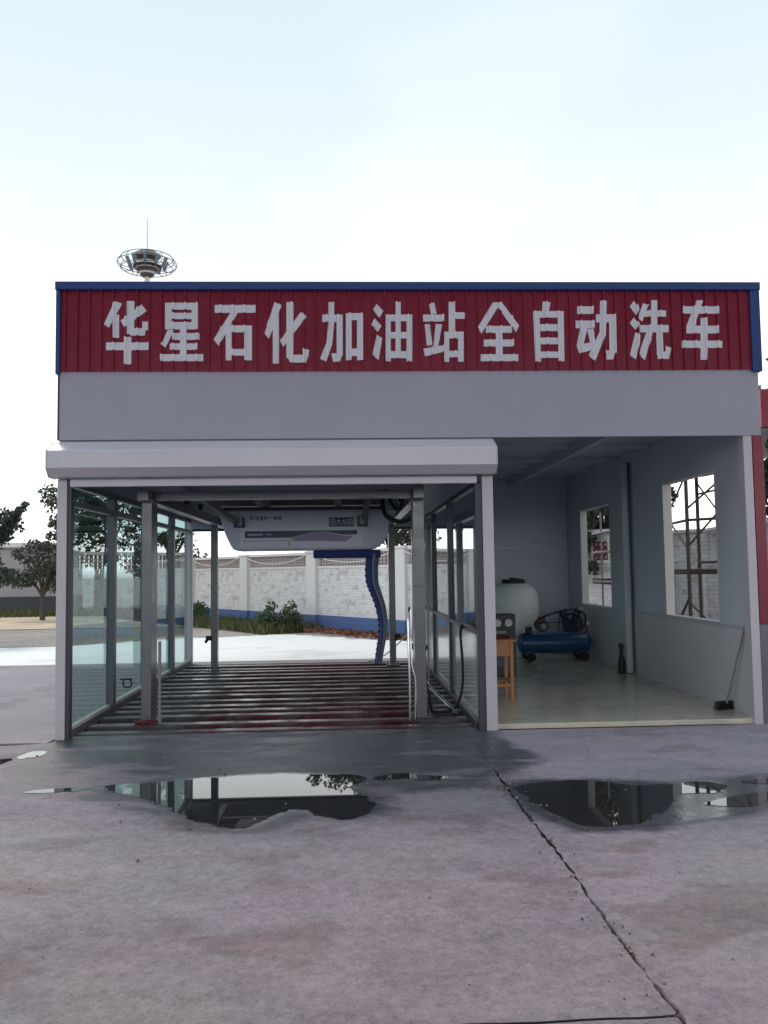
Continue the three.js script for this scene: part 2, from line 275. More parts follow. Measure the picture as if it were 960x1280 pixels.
// the sign: each character a sheet of vinyl that follows the ribs
const CH = [
  [[0.577,4.588,0.654,4.558,0.519,4.300,0.463,4.337],[0.563,4.441,0.624,4.441,0.625,4.190,0.565,4.190],[0.702,4.588,0.783,4.588,0.784,4.229,0.704,4.230],[0.713,4.294,0.909,4.293,0.893,4.214,0.746,4.214],[0.866,4.365,0.936,4.365,0.929,4.271,0.867,4.271],[0.703,4.299,0.784,4.299,0.785,4.214,0.746,4.214],[0.858,4.551,0.914,4.479,0.680,4.299,0.639,4.375],[0.489,4.140,0.941,4.139,0.941,4.056,0.489,4.057],[0.675,4.199,0.754,4.199,0.755,3.904,0.677,3.904]],
  [[1.106,4.569,1.178,4.569,1.179,4.280,1.107,4.280],[1.387,4.569,1.455,4.569,1.456,4.279,1.387,4.279],[1.106,4.569,1.455,4.569,1.455,4.493,1.107,4.494],[1.107,4.460,1.455,4.459,1.455,4.391,1.107,4.391],[1.107,4.359,1.455,4.359,1.456,4.279,1.107,4.280],[1.135,4.274,1.203,4.270,1.112,4.082,1.066,4.116],[1.187,4.240,1.470,4.240,1.470,4.166,1.187,4.166],[1.157,4.129,1.452,4.128,1.452,4.058,1.158,4.059],[1.060,4.012,1.511,4.011,1.511,3.935,1.061,3.937],[1.264,4.289,1.336,4.289,1.336,3.936,1.264,3.936]],
  [[1.631,4.545,2.067,4.545,2.067,4.459,1.631,4.459],[1.803,4.469,1.881,4.469,1.673,4.099,1.618,4.171],[1.747,4.250,1.812,4.322,1.812,3.944,1.747,3.944],[1.770,4.322,2.026,4.322,2.025,4.246,1.770,4.247],[1.948,4.322,2.026,4.322,2.024,3.943,1.946,3.944],[1.747,4.067,2.025,4.066,2.024,3.994,1.747,3.995]],
  [[2.267,4.577,2.345,4.539,2.204,4.170,2.159,4.235],[2.247,4.345,2.313,4.440,2.310,3.908,2.245,3.909],[2.394,4.577,2.469,4.577,2.465,3.965,2.390,3.965],[2.546,4.468,2.611,4.420,2.357,4.088,2.321,4.155],[2.422,4.003,2.627,4.002,2.598,3.917,2.431,3.917],[2.390,4.003,2.465,4.002,2.464,3.917,2.425,3.927],[2.562,4.069,2.633,4.055,2.623,3.983,2.571,3.983]],
  [[2.843,4.577,2.905,4.577,2.903,4.344,2.841,4.344],[2.841,4.353,2.903,4.353,2.878,4.111,2.818,4.119],[2.818,4.134,2.880,4.119,2.816,3.926,2.747,3.958],[2.776,4.439,2.995,4.439,2.994,4.357,2.775,4.357],[2.930,4.439,2.995,4.439,2.991,3.991,2.925,3.992],[2.869,4.017,2.991,4.016,2.962,3.925,2.887,3.925],[3.029,4.454,3.093,4.454,3.087,3.940,3.024,3.940],[3.029,4.454,3.211,4.454,3.211,4.378,3.028,4.378],[3.149,4.454,3.215,4.454,3.209,3.940,3.143,3.940],[3.025,4.067,3.210,4.067,3.209,3.985,3.024,3.986]],
  [[3.360,4.558,3.434,4.477,3.389,4.404,3.321,4.487],[3.339,4.397,3.411,4.315,3.369,4.248,3.300,4.328],[3.359,4.219,3.418,4.181,3.374,3.939,3.309,4.000],[3.456,4.439,3.512,4.439,3.505,3.927,3.449,3.927],[3.682,4.439,3.745,4.439,3.736,3.926,3.674,3.927],[3.456,4.439,3.745,4.439,3.743,4.366,3.455,4.366],[3.453,4.248,3.741,4.247,3.740,4.176,3.452,4.177],[3.450,4.038,3.738,4.037,3.737,3.961,3.449,3.962],[3.565,4.577,3.622,4.577,3.613,3.961,3.556,3.961]],
  [[3.929,4.550,3.986,4.573,4.008,4.448,3.946,4.439],[3.860,4.439,4.091,4.438,4.090,4.362,3.859,4.362],[3.877,4.333,3.934,4.333,3.953,4.103,3.896,4.098],[3.995,4.333,4.067,4.333,4.014,4.065,3.963,4.065],[3.858,4.065,4.081,4.103,4.080,4.032,3.875,3.979],[4.141,4.577,4.208,4.577,4.201,4.218,4.135,4.218],[4.192,4.463,4.316,4.463,4.314,4.390,4.191,4.390],[4.084,4.250,4.141,4.250,4.134,3.918,4.078,3.918],[4.084,4.250,4.296,4.250,4.295,4.175,4.083,4.176],[4.236,4.250,4.298,4.250,4.291,3.921,4.229,3.921],[4.080,4.040,4.294,4.039,4.292,3.969,4.079,3.969]],
  [[4.623,4.573,4.709,4.569,4.491,4.227,4.449,4.294],[4.638,4.573,4.722,4.573,4.903,4.318,4.867,4.241],[4.541,4.313,4.823,4.313,4.821,4.236,4.539,4.236],[4.515,4.163,4.842,4.163,4.840,4.086,4.513,4.087],[4.477,4.002,4.886,4.001,4.884,3.925,4.475,3.926],[4.648,4.274,4.717,4.274,4.709,3.958,4.641,3.958]],
  [[5.168,4.583,5.254,4.573,5.232,4.467,5.159,4.467],[5.060,4.476,5.129,4.476,5.133,3.918,5.068,3.918],[5.324,4.476,5.395,4.476,5.389,3.923,5.322,3.923],[5.060,4.476,5.395,4.476,5.393,4.403,5.058,4.403],[5.113,4.332,5.343,4.331,5.341,4.254,5.111,4.254],[5.110,4.183,5.343,4.183,5.341,4.110,5.108,4.110],[5.115,4.029,5.344,4.029,5.342,3.960,5.113,3.960]],
  [[5.545,4.528,5.728,4.528,5.726,4.443,5.543,4.443],[5.524,4.371,5.735,4.371,5.732,4.286,5.522,4.286],[5.573,4.298,5.652,4.291,5.593,4.068,5.525,4.084],[5.526,4.098,5.700,4.134,5.725,4.056,5.553,4.006],[5.645,4.275,5.705,4.282,5.749,4.084,5.691,4.056],[5.749,4.440,5.962,4.440,5.959,4.350,5.746,4.351],[5.799,4.590,5.873,4.590,5.852,4.217,5.781,4.217],[5.781,4.240,5.854,4.228,5.721,3.914,5.655,3.988],[5.893,4.440,5.962,4.440,5.957,4.010,5.884,4.010],[5.835,4.038,5.958,4.044,5.923,3.941,5.847,3.937]],
  [[6.174,4.590,6.234,4.505,6.192,4.429,6.126,4.528],[6.168,4.405,6.227,4.327,6.179,4.267,6.118,4.343],[6.179,4.244,6.235,4.205,6.175,3.940,6.108,3.987],[6.275,4.563,6.334,4.544,6.259,4.359,6.207,4.396],[6.279,4.482,6.526,4.482,6.523,4.412,6.276,4.412],[6.364,4.597,6.433,4.597,6.421,4.250,6.351,4.251],[6.227,4.320,6.550,4.320,6.547,4.239,6.224,4.239],[6.301,4.251,6.374,4.251,6.271,3.929,6.205,3.998],[6.409,4.250,6.471,4.250,6.469,4.008,6.406,3.986],[6.408,4.020,6.562,4.031,6.536,3.944,6.414,3.944],[6.507,4.089,6.568,4.066,6.555,4.008,6.499,4.008]],
  [[6.708,4.528,7.121,4.528,7.118,4.446,6.705,4.447],[6.873,4.597,6.947,4.597,6.826,4.289,6.746,4.312],[6.746,4.312,7.098,4.312,7.095,4.226,6.743,4.227],[6.907,4.400,6.974,4.400,6.956,3.933,6.889,3.934],[6.689,4.146,7.138,4.145,7.135,4.064,6.686,4.065]],
];
function clip(poly, x, keepRight) { const o = []; for (let i = 0; i < poly.length; i++) { const a = poly[i], b = poly[(i + 1) % poly.length]; const ia = keepRight ? a[0] >= x : a[0] <= x, ib = keepRight ? b[0] >= x : b[0] <= x; if (ia) o.push(a); if (ia !== ib) { const t = (x - a[0]) / (b[0] - a[0]); o.push([x, a[1] + (b[1] - a[1]) * t]); } } return o; }
CH.forEach((strokes) => {
  const p = [];
  strokes.forEach((s, k) => {
    const poly = []; for (let i = 0; i < s.length; i += 2) poly.push([s[i], s[i + 1]]);
    const xs = poly.map((q) => q[0]), lo = Math.min(...xs), hi = Math.max(...xs);
    for (let i = 0; i < breaks.length - 1; i++) {
      if (breaks[i + 1] <= lo || breaks[i] >= hi) continue;
      const c = clip(clip(poly, breaks[i] + 1e-7, true), breaks[i + 1] - 1e-7, false); if (c.length < 3) continue;
      const w = (q) => [q[0], q[1], .0405 + k * .0004 + prof(q[0])];
      for (let m = 1; m < c.length - 1; m++) p.push(...w(c[0]), ...w(c[m + 1]), ...w(c[m]));
    }
  });
  const g = new THREE.BufferGeometry(); g.setAttribute('position', new THREE.Float32BufferAttribute(p, 3)); g.computeVertexNormals(); mesh('sign_character', muv(g), M.letter, bld);
});
// rolling shutter housing over the bay
{
  const h = mesh('shutter_housing', prismX([[.035, 3.075], [.07, 3.075], [.325, 2.955], [.33, 2.945], [.33, 2.775], [.245, 2.69], [.035, 2.69]], -.02, 4.575), M.shutter, bld);
  const cap = [[.03, 3.081], [.072, 3.081], [.329, 2.96], [.336, 2.947], [.336, 2.772], [.248, 2.684], [.03, 2.684]];
  mesh('end_cap', prismX(cap, -.028, -.021), M.shutter, h); mesh('end_cap', prismX(cap, 4.576, 4.583), M.shutter, h);
  mesh('bottom_bar', bx(.14, 4.40, 2.605, 2.683, .03, .075, .004), M.shutter, h);
}
const postMat = M.alu;
for (const [a, b, c, d] of [[.0, .10, .103, .142], [4.458, 4.575, 4.385, 4.455]]) { const p = mesh('front_post', bx(a, b, 0, 2.684, -.10, .05, .006), postMat, bld); mesh('shutter_guide', bx(c, d, 0, 2.603, -.06, .03, .003), M.darkframe, p); }
mesh('header_beam', bx(.005, 4.57, 2.69, 3.098, -.10, .0), M.band, bld);
// roof and ceiling
mesh('roof', bx(.01, W - .01, 3.47, 3.58, -7.95, -.095), M.ceil, bld);
for (const x of [1.9, 3.3, 6.3]) mesh('rafter', bx(x - .05, x + .05, 3.31, 3.468, -7.78, -.1, .004), M.ceil, bld);
for (const z of [-1.6, -3.1, -4.6, -6.1]) mesh('purlin', bx(.12, W - .12, 3.40, 3.466, z - .03, z + .03), M.ceil, bld);
// left side: glass wall of four bays with transom
{
  mesh('side_wall', bx(.0, .08, 2.70, 3.468, -7.12, -.105), M.band, bld);
  const f = mesh('glass_wall_frame', [bx(.03, .10, 2.63, 2.698, -7.08, -.11, .003), bx(.03, .105, .0, .06, -7.08, -.11, .003)], M.midframe, bld);
  mesh('corner_post', bx(.0, .14, 0, 3.465, -7.16, -7.06, .004), M.alu, bld);
  const zs = [-.11, -1.76, -3.55, -5.45, -7.05];
  for (let i = 1; i < 4; i++) mesh('mullion', bx(.035, .13, .062, 2.628, zs[i] - .06, zs[i] + .06, .004), M.midframe, f);
  for (let i = 0; i < 4; i++) {
    const a = zs[i + 1] + (i < 3 ? .062 : .02), b = zs[i] - (i ? .062 : .0);
    mesh('transom', bx(.04, .11, 2.42, 2.485, a, b, .003), M.midframe, f);
    mesh('pane', bx(.062, .068, .062, 2.418, a, b), M.glass, f); mesh('pane', bx(.062, .068, 2.487, 2.628, a, b), M.glass, f);
    mesh('bead', bx(.07, .098, .062, .10, a, b), M.trimw, f);
  }
  mesh('door_pull', new THREE.TorusGeometry(.055, .010, 8, 20).translate(.16, .28, -2.25), M.black, f);
  mesh('door_pull', rod([.07, .33, -2.25], [.22, .335, -2.25], .011), M.black, f);
}
// glass partition between the bay and the room
{
  mesh('partition_wall', bx(4.40, 4.48, 2.64, 3.468, -7.84, -.105), M.panel, bld);
  mesh('partition_wall', bx(4.40, 4.48, .0, 2.638, -7.84, -7.08), M.panel, bld);
  const f = mesh('partition_frame', [bx(4.39, 4.47, 2.58, 2.638, -7.07, -.11, .003), bx(4.37, 4.47, .0, .07, -7.07, -.11, .003), bx(4.385, 4.47, .985, 1.03, -7.07, -.11, .003)], M.darkframe, bld);
  const zs = [-.11, -2.55, -4.75, -7.06];
  for (let i = 1; i < 3; i++) mesh('mullion', bx(4.385, 4.47, .072, 2.578, zs[i] - .05, zs[i] + .05, .003), M.darkframe, f);
  for (let i = 0; i < 3; i++) { const a = zs[i + 1] + (i < 2 ? .052 : .0), b = zs[i] - (i ? .052 : .0); mesh('pane', bx(4.425, 4.431, .072, .983, a, b), M.film, f); mesh('pane', bx(4.425, 4.431, 1.032, 2.578, a, b), M.glass, f); }
}
// rear of the bay: lintel panel and posts
mesh('rear_lintel', bx(.145, 4.395, 2.50, 3.468, -7.11, -7.04), M.panel, bld);
mesh('rear_lintel_trim', bx(.145, 4.395, 2.455, 2.498, -7.12, -7.03, .003), M.darkframe, bld);
mesh('corner_post', bx(4.24, 4.36, 0, 2.453, -7.13, -7.03, .004), M.alu, bld);
// room: back wall, right wall with two windows, dado, column, floor
mesh('back_wall', bx(4.485, W - .11, 2.105, 3.468, -7.95, -7.85), M.panel, bld);
mesh('back_wall', bx(4.485, W - .11, .0, 2.075, -7.95, -7.85), M.panel, bld);
mesh('wall_joint', bx(4.485, W - .11, 2.076, 2.104, -7.94, -7.838, .003), M.alu, bld);
const wins = [[-2.66, -.96, 1.01, 2.84], [-6.9, -5.1, 1.0, 2.76]];
{
  const X0 = 7.43, X1 = 7.53;
  mesh('right_wall', [bx(X0, X1, 1.0, 3.468, -.955, -.10), bx(X0, X1, 2.845, 3.468, -2.665, -.956), bx(X0, X1, 1.0, 3.468, -5.095, -2.666), bx(X0, X1, 2.765, 3.468, -6.905, -5.096), bx(X0, X1, 1.0, 3.468, -7.95, -6.906)], M.panel, bld);
  mesh('dado', bx(7.405, X1 - .003, .0, .982, -7.84, -.13, .004), M.dado, bld);
  mesh('dado_cap', bx(7.398, 7.45, .984, 1.004, -7.84, -.13, .003), M.alu, bld);
  for (const [a, b, c, d] of wins) {
    const f = mesh('window_jamb', bx(X0 - .004, X1 + .02, c, d, a - .003, a + .012), M.trimw, bld);
    mesh('window_jamb', bx(X0 - .004, X1 + .02, c, d, b - .012, b + .003), M.trimw, bld);
    mesh('window_head', bx(X0 - .004, X1 + .02, d - .012, d + .003, a + .013, b - .013), M.trimw, bld);
    mesh('window_sill', bx(X0 - .01, X1 + .03, c - .004, c + .014, a + .013, b - .013), M.alu, bld);
  }
  mesh('wall_column', bx(7.29, 7.403, .07, 3.30, -4.12, -4.0, .004), M.panel, bld);
  mesh('wall_conduit', rod([7.385, .07, -3.95], [7.385, 3.3, -3.95], .016), M.darkframe, bld);
  mesh('corner_column', bx(7.33, 7.425, .0, 3.098, -.125, .03, .005), M.alu, bld);
  mesh('corner_guard', bx(7.432, 7.545, 1.06, 3.098, -.06, .034, .004), M.red, bld);
  mesh('corner_guard_foot', bx(7.432, 7.53, .0, 1.058, -.095, .02, .004), M.steel, bld);
}
const floorTex = tex(512, 512, (u, v) => { const a = tfbm(u, v, 6, 4), b = tfbm(u, v, 60, 2), c = sm(.5, .7, tfbm(u, v, 11, 4)); const k = 1 + .25 * (a - .5) + .12 * (b - .5); return [.60 * k * (1 - .18 * c), .555 * k * (1 - .16 * c), .45 * k * (1 - .1 * c)]; }, { srgb: true, rx: .3, ry: .3 });
mesh('room_floor', bx(4.577, 7.402, .0, .055, -7.85, -.02, .006), P({ map: floorTex, roughness: .3, roughnessMap: tex(256, 256, (u, v) => .55 + .7 * tfbm(u, v, 7, 4), { rx: .4, ry: .4 }), clearcoat: .35, clearcoatRoughness: .12 }), bld);

// ---------- bay floor: concrete bars over dark red troughs ----------
{
  const s = structure('bay_floor', 'ribbed bay floor of wet maroon bars and troughs');
  const barTex = tex(1024, 256, (u, v) => { const x = u * 4.4; const n = fbm(x * 2.2 + 4, v * 5 + 8, 4), f = fbm(x * 18, v * 18, 3); const m = sm(-.22, .28, (x - 1.3) * .9 + (n - .5) * 1.5) * (1 - .55 * sm(.5, .7, n)) * (1 - .7 * sm(3.5, 3.9, x)); const k = .75 + .6 * (f - .5) + .5 * (n - .5); return [mix(.13, .105, m) * k, mix(.125, .010, m) * k, mix(.14, .024, m) * k]; }, { srgb: true, rx: 1 / 4.4, ry: 1 / 7.3 });
  const barRough = tex(256, 256, (u, v) => .18 + .75 * Math.pow(tfbm(u, v, 9, 4), 1.6), { rx: .5, ry: .5 });
  const bm = S({ map: barTex, roughness: 1, roughnessMap: barRough });
  const tm = S({ color: lin(.08, .010, .020), roughness: .35 });
  mesh('trough', bx(.11, 4.37, -.12, -.085, -7.45, .015), tm, s);
  const zs = [-.34, -.76, -1.28, -1.66, -2.08, -2.5, -2.95, -3.35, -3.82, -4.24, -4.77, -5.26, -5.7, -6.15, -6.65];
  mesh('sill', bx(.11, 4.37, -.085, .004, -.16, .016, .004), M.court, s);
  for (const z of zs) mesh('slat', bx(.112, 4.368, -.09, .006 + .008 * (rnd() - .5), z - .085, z + .085, .008), bm, s);
  mesh('sill', bx(.11, 4.37, -.085, .006, -7.45, -6.9, .004), M.oldconc, s);
}

// ---------- gantry frame and wash machine ----------
{
  const t = thing('gantry_frame', 'grey steel four-post frame standing inside the wash bay', 'steel frame');
  const post = (x0, x1, z0, z1, h) => { const p = mesh('post', bx(x0, x1, .02, h, z0, z1, .005), M.steel, t); mesh('base_plate', bx(x0 - .06, x1 + .06, .014, .026, z0 - .05, z1 + .05), M.steel, p); for (const [a, b] of [[x0 - .035, z1 + .03], [x1 + .035, z1 + .03], [x0 - .035, z0 - .03], [x1 + .035, z0 - .03]]) mesh('bolt', rod([a, .02, b], [a, .05, b], .011, .011, 6), M.rust, p); return p; };
  post(.70, .81, -1.0, -.70, 2.50); post(3.78, 3.91, -1.05, -.80, 2.50); post(.67, .78, -6.0, -5.85, 2.50); post(3.76, 3.87, -6.30, -6.15, 2.50);
  for (const x of [.755, 3.83]) mesh('side_rail', bx(x - .06, x + .06, 2.502, 2.64, -6.9, -.5, .005), M.steel, t);
  for (const z of [-.85, -6.1]) mesh('cross_beam', bx(.82, 3.765, 2.53, 2.62, z - .05, z + .05, .005), M.steel, t);
  mesh('joint_line', bx(3.775, 3.915, 1.5, 1.506, -1.055, -.795), M.darkframe, t);
  const red = []; for (let i = 0; i < 26; i++) { const a = rnd() * 6.28, r = rr(.03, .13); red.push(new THREE.IcosahedronGeometry(rr(.015, .03), 0).translate(.755 + Math.cos(a) * r, .035 + rr(0, .02), -.66 + Math.sin(a) * r * .5)); }
  mesh('foot_packing', red, S({ color: lin(.16, .012, .03), roughness: .7 }), t);
}
{
  const t = thing('wash_machine', 'white overhead car wash machine with blue L-shaped spray arm', 'wash machine');
  M.mach = S({ color: lin(.56, .58, .70), roughness: .35 });
  const sh = new THREE.Shape(); sh.moveTo(1.19, 2.57); sh.lineTo(1.22, 2.42); sh.quadraticCurveTo(1.27, 2.22, 1.36, 2.07); sh.quadraticCurveTo(1.38, 2.035, 1.43, 2.03); sh.lineTo(3.36, 2.03); sh.quadraticCurveTo(3.56, 2.06, 3.60, 2.25); sh.lineTo(3.63, 2.57); sh.closePath();
  const bg = new THREE.ExtrudeGeometry(sh, { depth: .56, bevelEnabled: true, bevelSize: .03, bevelThickness: .03, bevelSegments: 3, curveSegments: 10 }); bg.translate(0, 0, -4.1);
  const body = mesh('body', toCreasedNormals(bg, .7), M.mach, t);
  mesh('lid', bx(1.16, 3.67, 2.602, 2.635, -4.14, -3.48, .006), M.darkframe, body);
  // printed front: title marks, navy band with pink wave, framed logo
  const cv = document.createElement('canvas'); cv.width = 1152; cv.height = 320; const c = cv.getContext('2d'); const k = 640;
  const X = (x) => (x - 1.45) * k, Y = (y) => (2.55 - y) * k;
  c.fillStyle = '#cfd2e2'; c.fillRect(0, 0, 1152, 320);
  c.strokeStyle = '#14162e'; c.fillStyle = '#14162e'; c.lineWidth = 6;
  const glyph = (x, y, w, h, list) => { c.beginPath(); for (const [a, b, d, e] of list) { c.moveTo(x + a * w, y + b * h); c.lineTo(x + d * w, y + e * h); } c.stroke(); };
  const G = [[[0, .1, 1, .1], [.5, 0, .5, 1], [0, .5, 1, .5], [.1, .9, .9, .9], [.1, .1, .1, .9]], [[.1, 0, .1, 1], [.4, .2, 1, .2], [.7, 0, .7, 1], [.4, .6, 1, .6], [.4, .95, 1, .95]], [[0, .15, 1, .15], [.2, .15, .2, 1], [.8, .15, .8, 1], [.2, .55, .8, .55], [0, 1, 1, 1]], [[.1, .1, .1, 1], [0, .3, .3, .3], [.45, .2, .95, .2], [.45, .2, .45, .9], [.45, .55, .95, .55], [.95, .2, .95, .55]], [[0, .5, 1, .5]], [[.2, 0, 0, .5], [.15, .3, .15, 1], [.35, .3, 1, .3], [.65, 0, .65, 1], [.65, .35, .35, .8], [.65, .35, 1, .8], [.5, .8, .85, .8]], [[.2, 0, .2, 1], [0, .3, .42, .3], [.2, .4, 0, .7], [.55, .1, .55, .95], [.55, .1, .85, .1], [.85, .1, .85, .9], [.85, .92, 1, .92]]];
  G.forEach((g, i) => glyph(X(1.61) + i * 43, Y(2.505), 34, 36, g));
  c.fillStyle = '#101450'; c.beginPath(); c.moveTo(X(1.53), Y(2.285)); c.lineTo(X(3.17), Y(2.285)); c.lineTo(X(3.17), Y(2.225)); c.bezierCurveTo(X(2.9), Y(2.2), X(2.8), Y(2.27), X(2.6), Y(2.265)); c.bezierCurveTo(X(2.4), Y(2.26), X(2.3), Y(2.19), X(2.1), Y(2.185)); c.lineTo(X(1.53), Y(2.185)); c.fill();
  c.fillStyle = '#8f7aa6'; c.beginPath(); c.moveTo(X(2.16), Y(2.19)); c.bezierCurveTo(X(2.34), Y(2.2), X(2.42), Y(2.255), X(2.6), Y(2.26)); c.bezierCurveTo(X(2.78), Y(2.26), X(2.86), Y(2.2), X(3.12), Y(2.2)); c.lineTo(X(3.0), Y(2.12)); c.lineTo(X(2.3), Y(2.14)); c.fill();
  c.fillStyle = '#b9bbd2'; for (let i = 0; i < 9; i++) c.fillRect(X(1.57) + i * 16, Y(2.248), 11, 18); c.fillRect(X(1.84), Y(2.24), 52, 8);
  c.fillStyle = '#23264c'; c.fillRect(X(2.76), Y(2.475), .36 * k, .135 * k); c.strokeStyle = '#c4c7dc'; c.lineWidth = 5;
  const LG = [[[0, 0, 1, 0], [0, 0, 0, 1], [1, 0, 1, 1], [0, .5, 1, .5], [0, 1, 1, 1], [.5, 0, .5, 1]], [[0, .3, 1, .3], [.5, 0, .5, .3], [.5, .3, 0, 1], [.5, .3, 1, 1]], [[0, 1, .3, 0], [.3, 0, .6, 1], [.1, .6, .5, .6], [.8, 0, .8, 1]], [[0, 0, 0, 1], [0, .05, 1, .05], [1, 0, 1, 1], [.5, .05, .5, 1], [0, .5, 1, .5], [0, .95, 1, .95]]];
  LG.forEach((g, i) => glyph(X(2.785) + i * 54, Y(2.452), 40, 56, g));
  c.fillStyle = '#3b3f86'; c.fillRect(X(1.5), Y(2.145), 600, 5);
  const ct = new THREE.CanvasTexture(cv); ct.colorSpace = THREE.SRGBColorSpace; ct.anisotropy = 4;
  mesh('front_print', new THREE.PlaneGeometry(1.8, .5).translate(2.35, 2.30, -3.506), S({ map: ct, roughness: .35 }), body);
  mesh('indicator', bx(2.16, 2.18, 2.06, 2.13, -3.506, -3.49), S({ color: lin(.5, .36, .06), roughness: .5 }), body);
  // hangers
  for (const [a, b, q] of [[[1.02, 2.72, -2.75], [1.42, 2.42, -3.46], 1.455], [[3.36, 2.78, -3.05], [3.27, 2.46, -3.46], 3.25]]) { const h = mesh('hanger', bar(a, b, .07, .07), M.galv, t); mesh('bracket', [bx(q - .075, q - .045, 2.35, 2.49, -3.505, -3.43), bx(q + .045, q + .075, 2.35, 2.49, -3.505, -3.43), bx(q - .075, q + .075, 2.335, 2.37, -3.505, -3.43)], M.darkframe, h); }
  mesh('carriage', [bx(.90, 3.70, 2.70, 2.80, -2.80, -2.68, .005), bx(.90, 3.70, 2.70, 2.80, -4.25, -4.13, .005), bx(1.75, 1.85, 2.64, 2.72, -4.2, -2.7), bx(2.85, 2.95, 2.64, 2.72, -4.2, -2.7)], M.galv, t);
  for (const x of [.80, 3.78]) for (const z of [-2.9, -4.05]) mesh('roller', rod([x - .03, 2.69, z], [x + .03, 2.69, z], .045, .045, 14), M.black, t);
  mesh('hub', rod([2.72, 2.03, -3.8], [2.72, 1.94, -3.8], .16, .16, 24), M.darkframe, t);
  // boom and hanging arm
  M.armblue = S({ color: lin(.006, .024, .17), roughness: .65 }); M.armgrey = S({ color: lin(.22, .24, .36), roughness: .35 });
  const boom = mesh('boom', bx(2.52, 3.52, 1.88, 1.995, -3.84, -3.60, .02), M.armblue, t);
  mesh('boom_edge', bx(2.54, 3.40, 1.996, 2.006, -3.82, -3.62), M.mach, boom);
  const path = new THREE.CatmullRomCurve3([[3.40, 1.94], [3.385, 1.75], [3.39, 1.52], [3.44, 1.36], [3.505, 1.16], [3.54, .92], [3.525, .7], [3.49, .49], [3.46, .32]].map(([x, y]) => V(x, y, -3.66)));
  const sweep = (sec) => { // sec(t): list of [x, z] offsets, closed
    const N = 60, p = [], idx = []; let m = 0;
    for (let i = 0; i <= N; i++) { const t0 = i / N, o = path.getPoint(t0), s = sec(t0); m = s.length; for (const [a, b] of s) p.push(o.x + a, o.y, o.z + b); }
    for (let i = 0; i < N; i++) for (let q = 0; q < m; q++) { const a = i * m + q, b = i * m + (q + 1) % m; idx.push(a, a + m, b, b, a + m, b + m); }
    for (const e of [0, N]) for (let q = 1; q < m - 1; q++) idx.push(e * m, e * m + (e ? q : q + 1), e * m + (e ? q + 1 : q));
    const g = new THREE.BufferGeometry(); g.setAttribute('position', new THREE.Float32BufferAttribute(p, 3)); g.setIndex(idx); g.computeVertexNormals(); return muv(toCreasedNormals(g.toNonIndexed(), .6));
  };
  const w = (t0) => mix(.098, .055, sm(.05, 1, t0));
  const arm = mesh('spray_arm', sweep((t0) => { const a = w(t0); return [[-a, -.04], [-a * .15, .09], [0, .09], [0, -.1], [-a, -.1]]; }), M.armblue, t);
  mesh('arm_cover', sweep((t0) => { const a = w(t0); return [[.004, -.1], [.004, .09], [a * .25, .09], [a, -.03], [a, -.1]]; }), M.armgrey, t);
  for (let i = 3; i < 19; i++) { const t0 = i / 20, o = path.getPoint(t0), a = w(t0); mesh('nozzle', rod([o.x - a - .012, o.y, o.z - .02], [o.x - a + .02, o.y, o.z - .02], .010, .016, 8), M.armblue, arm); }
}
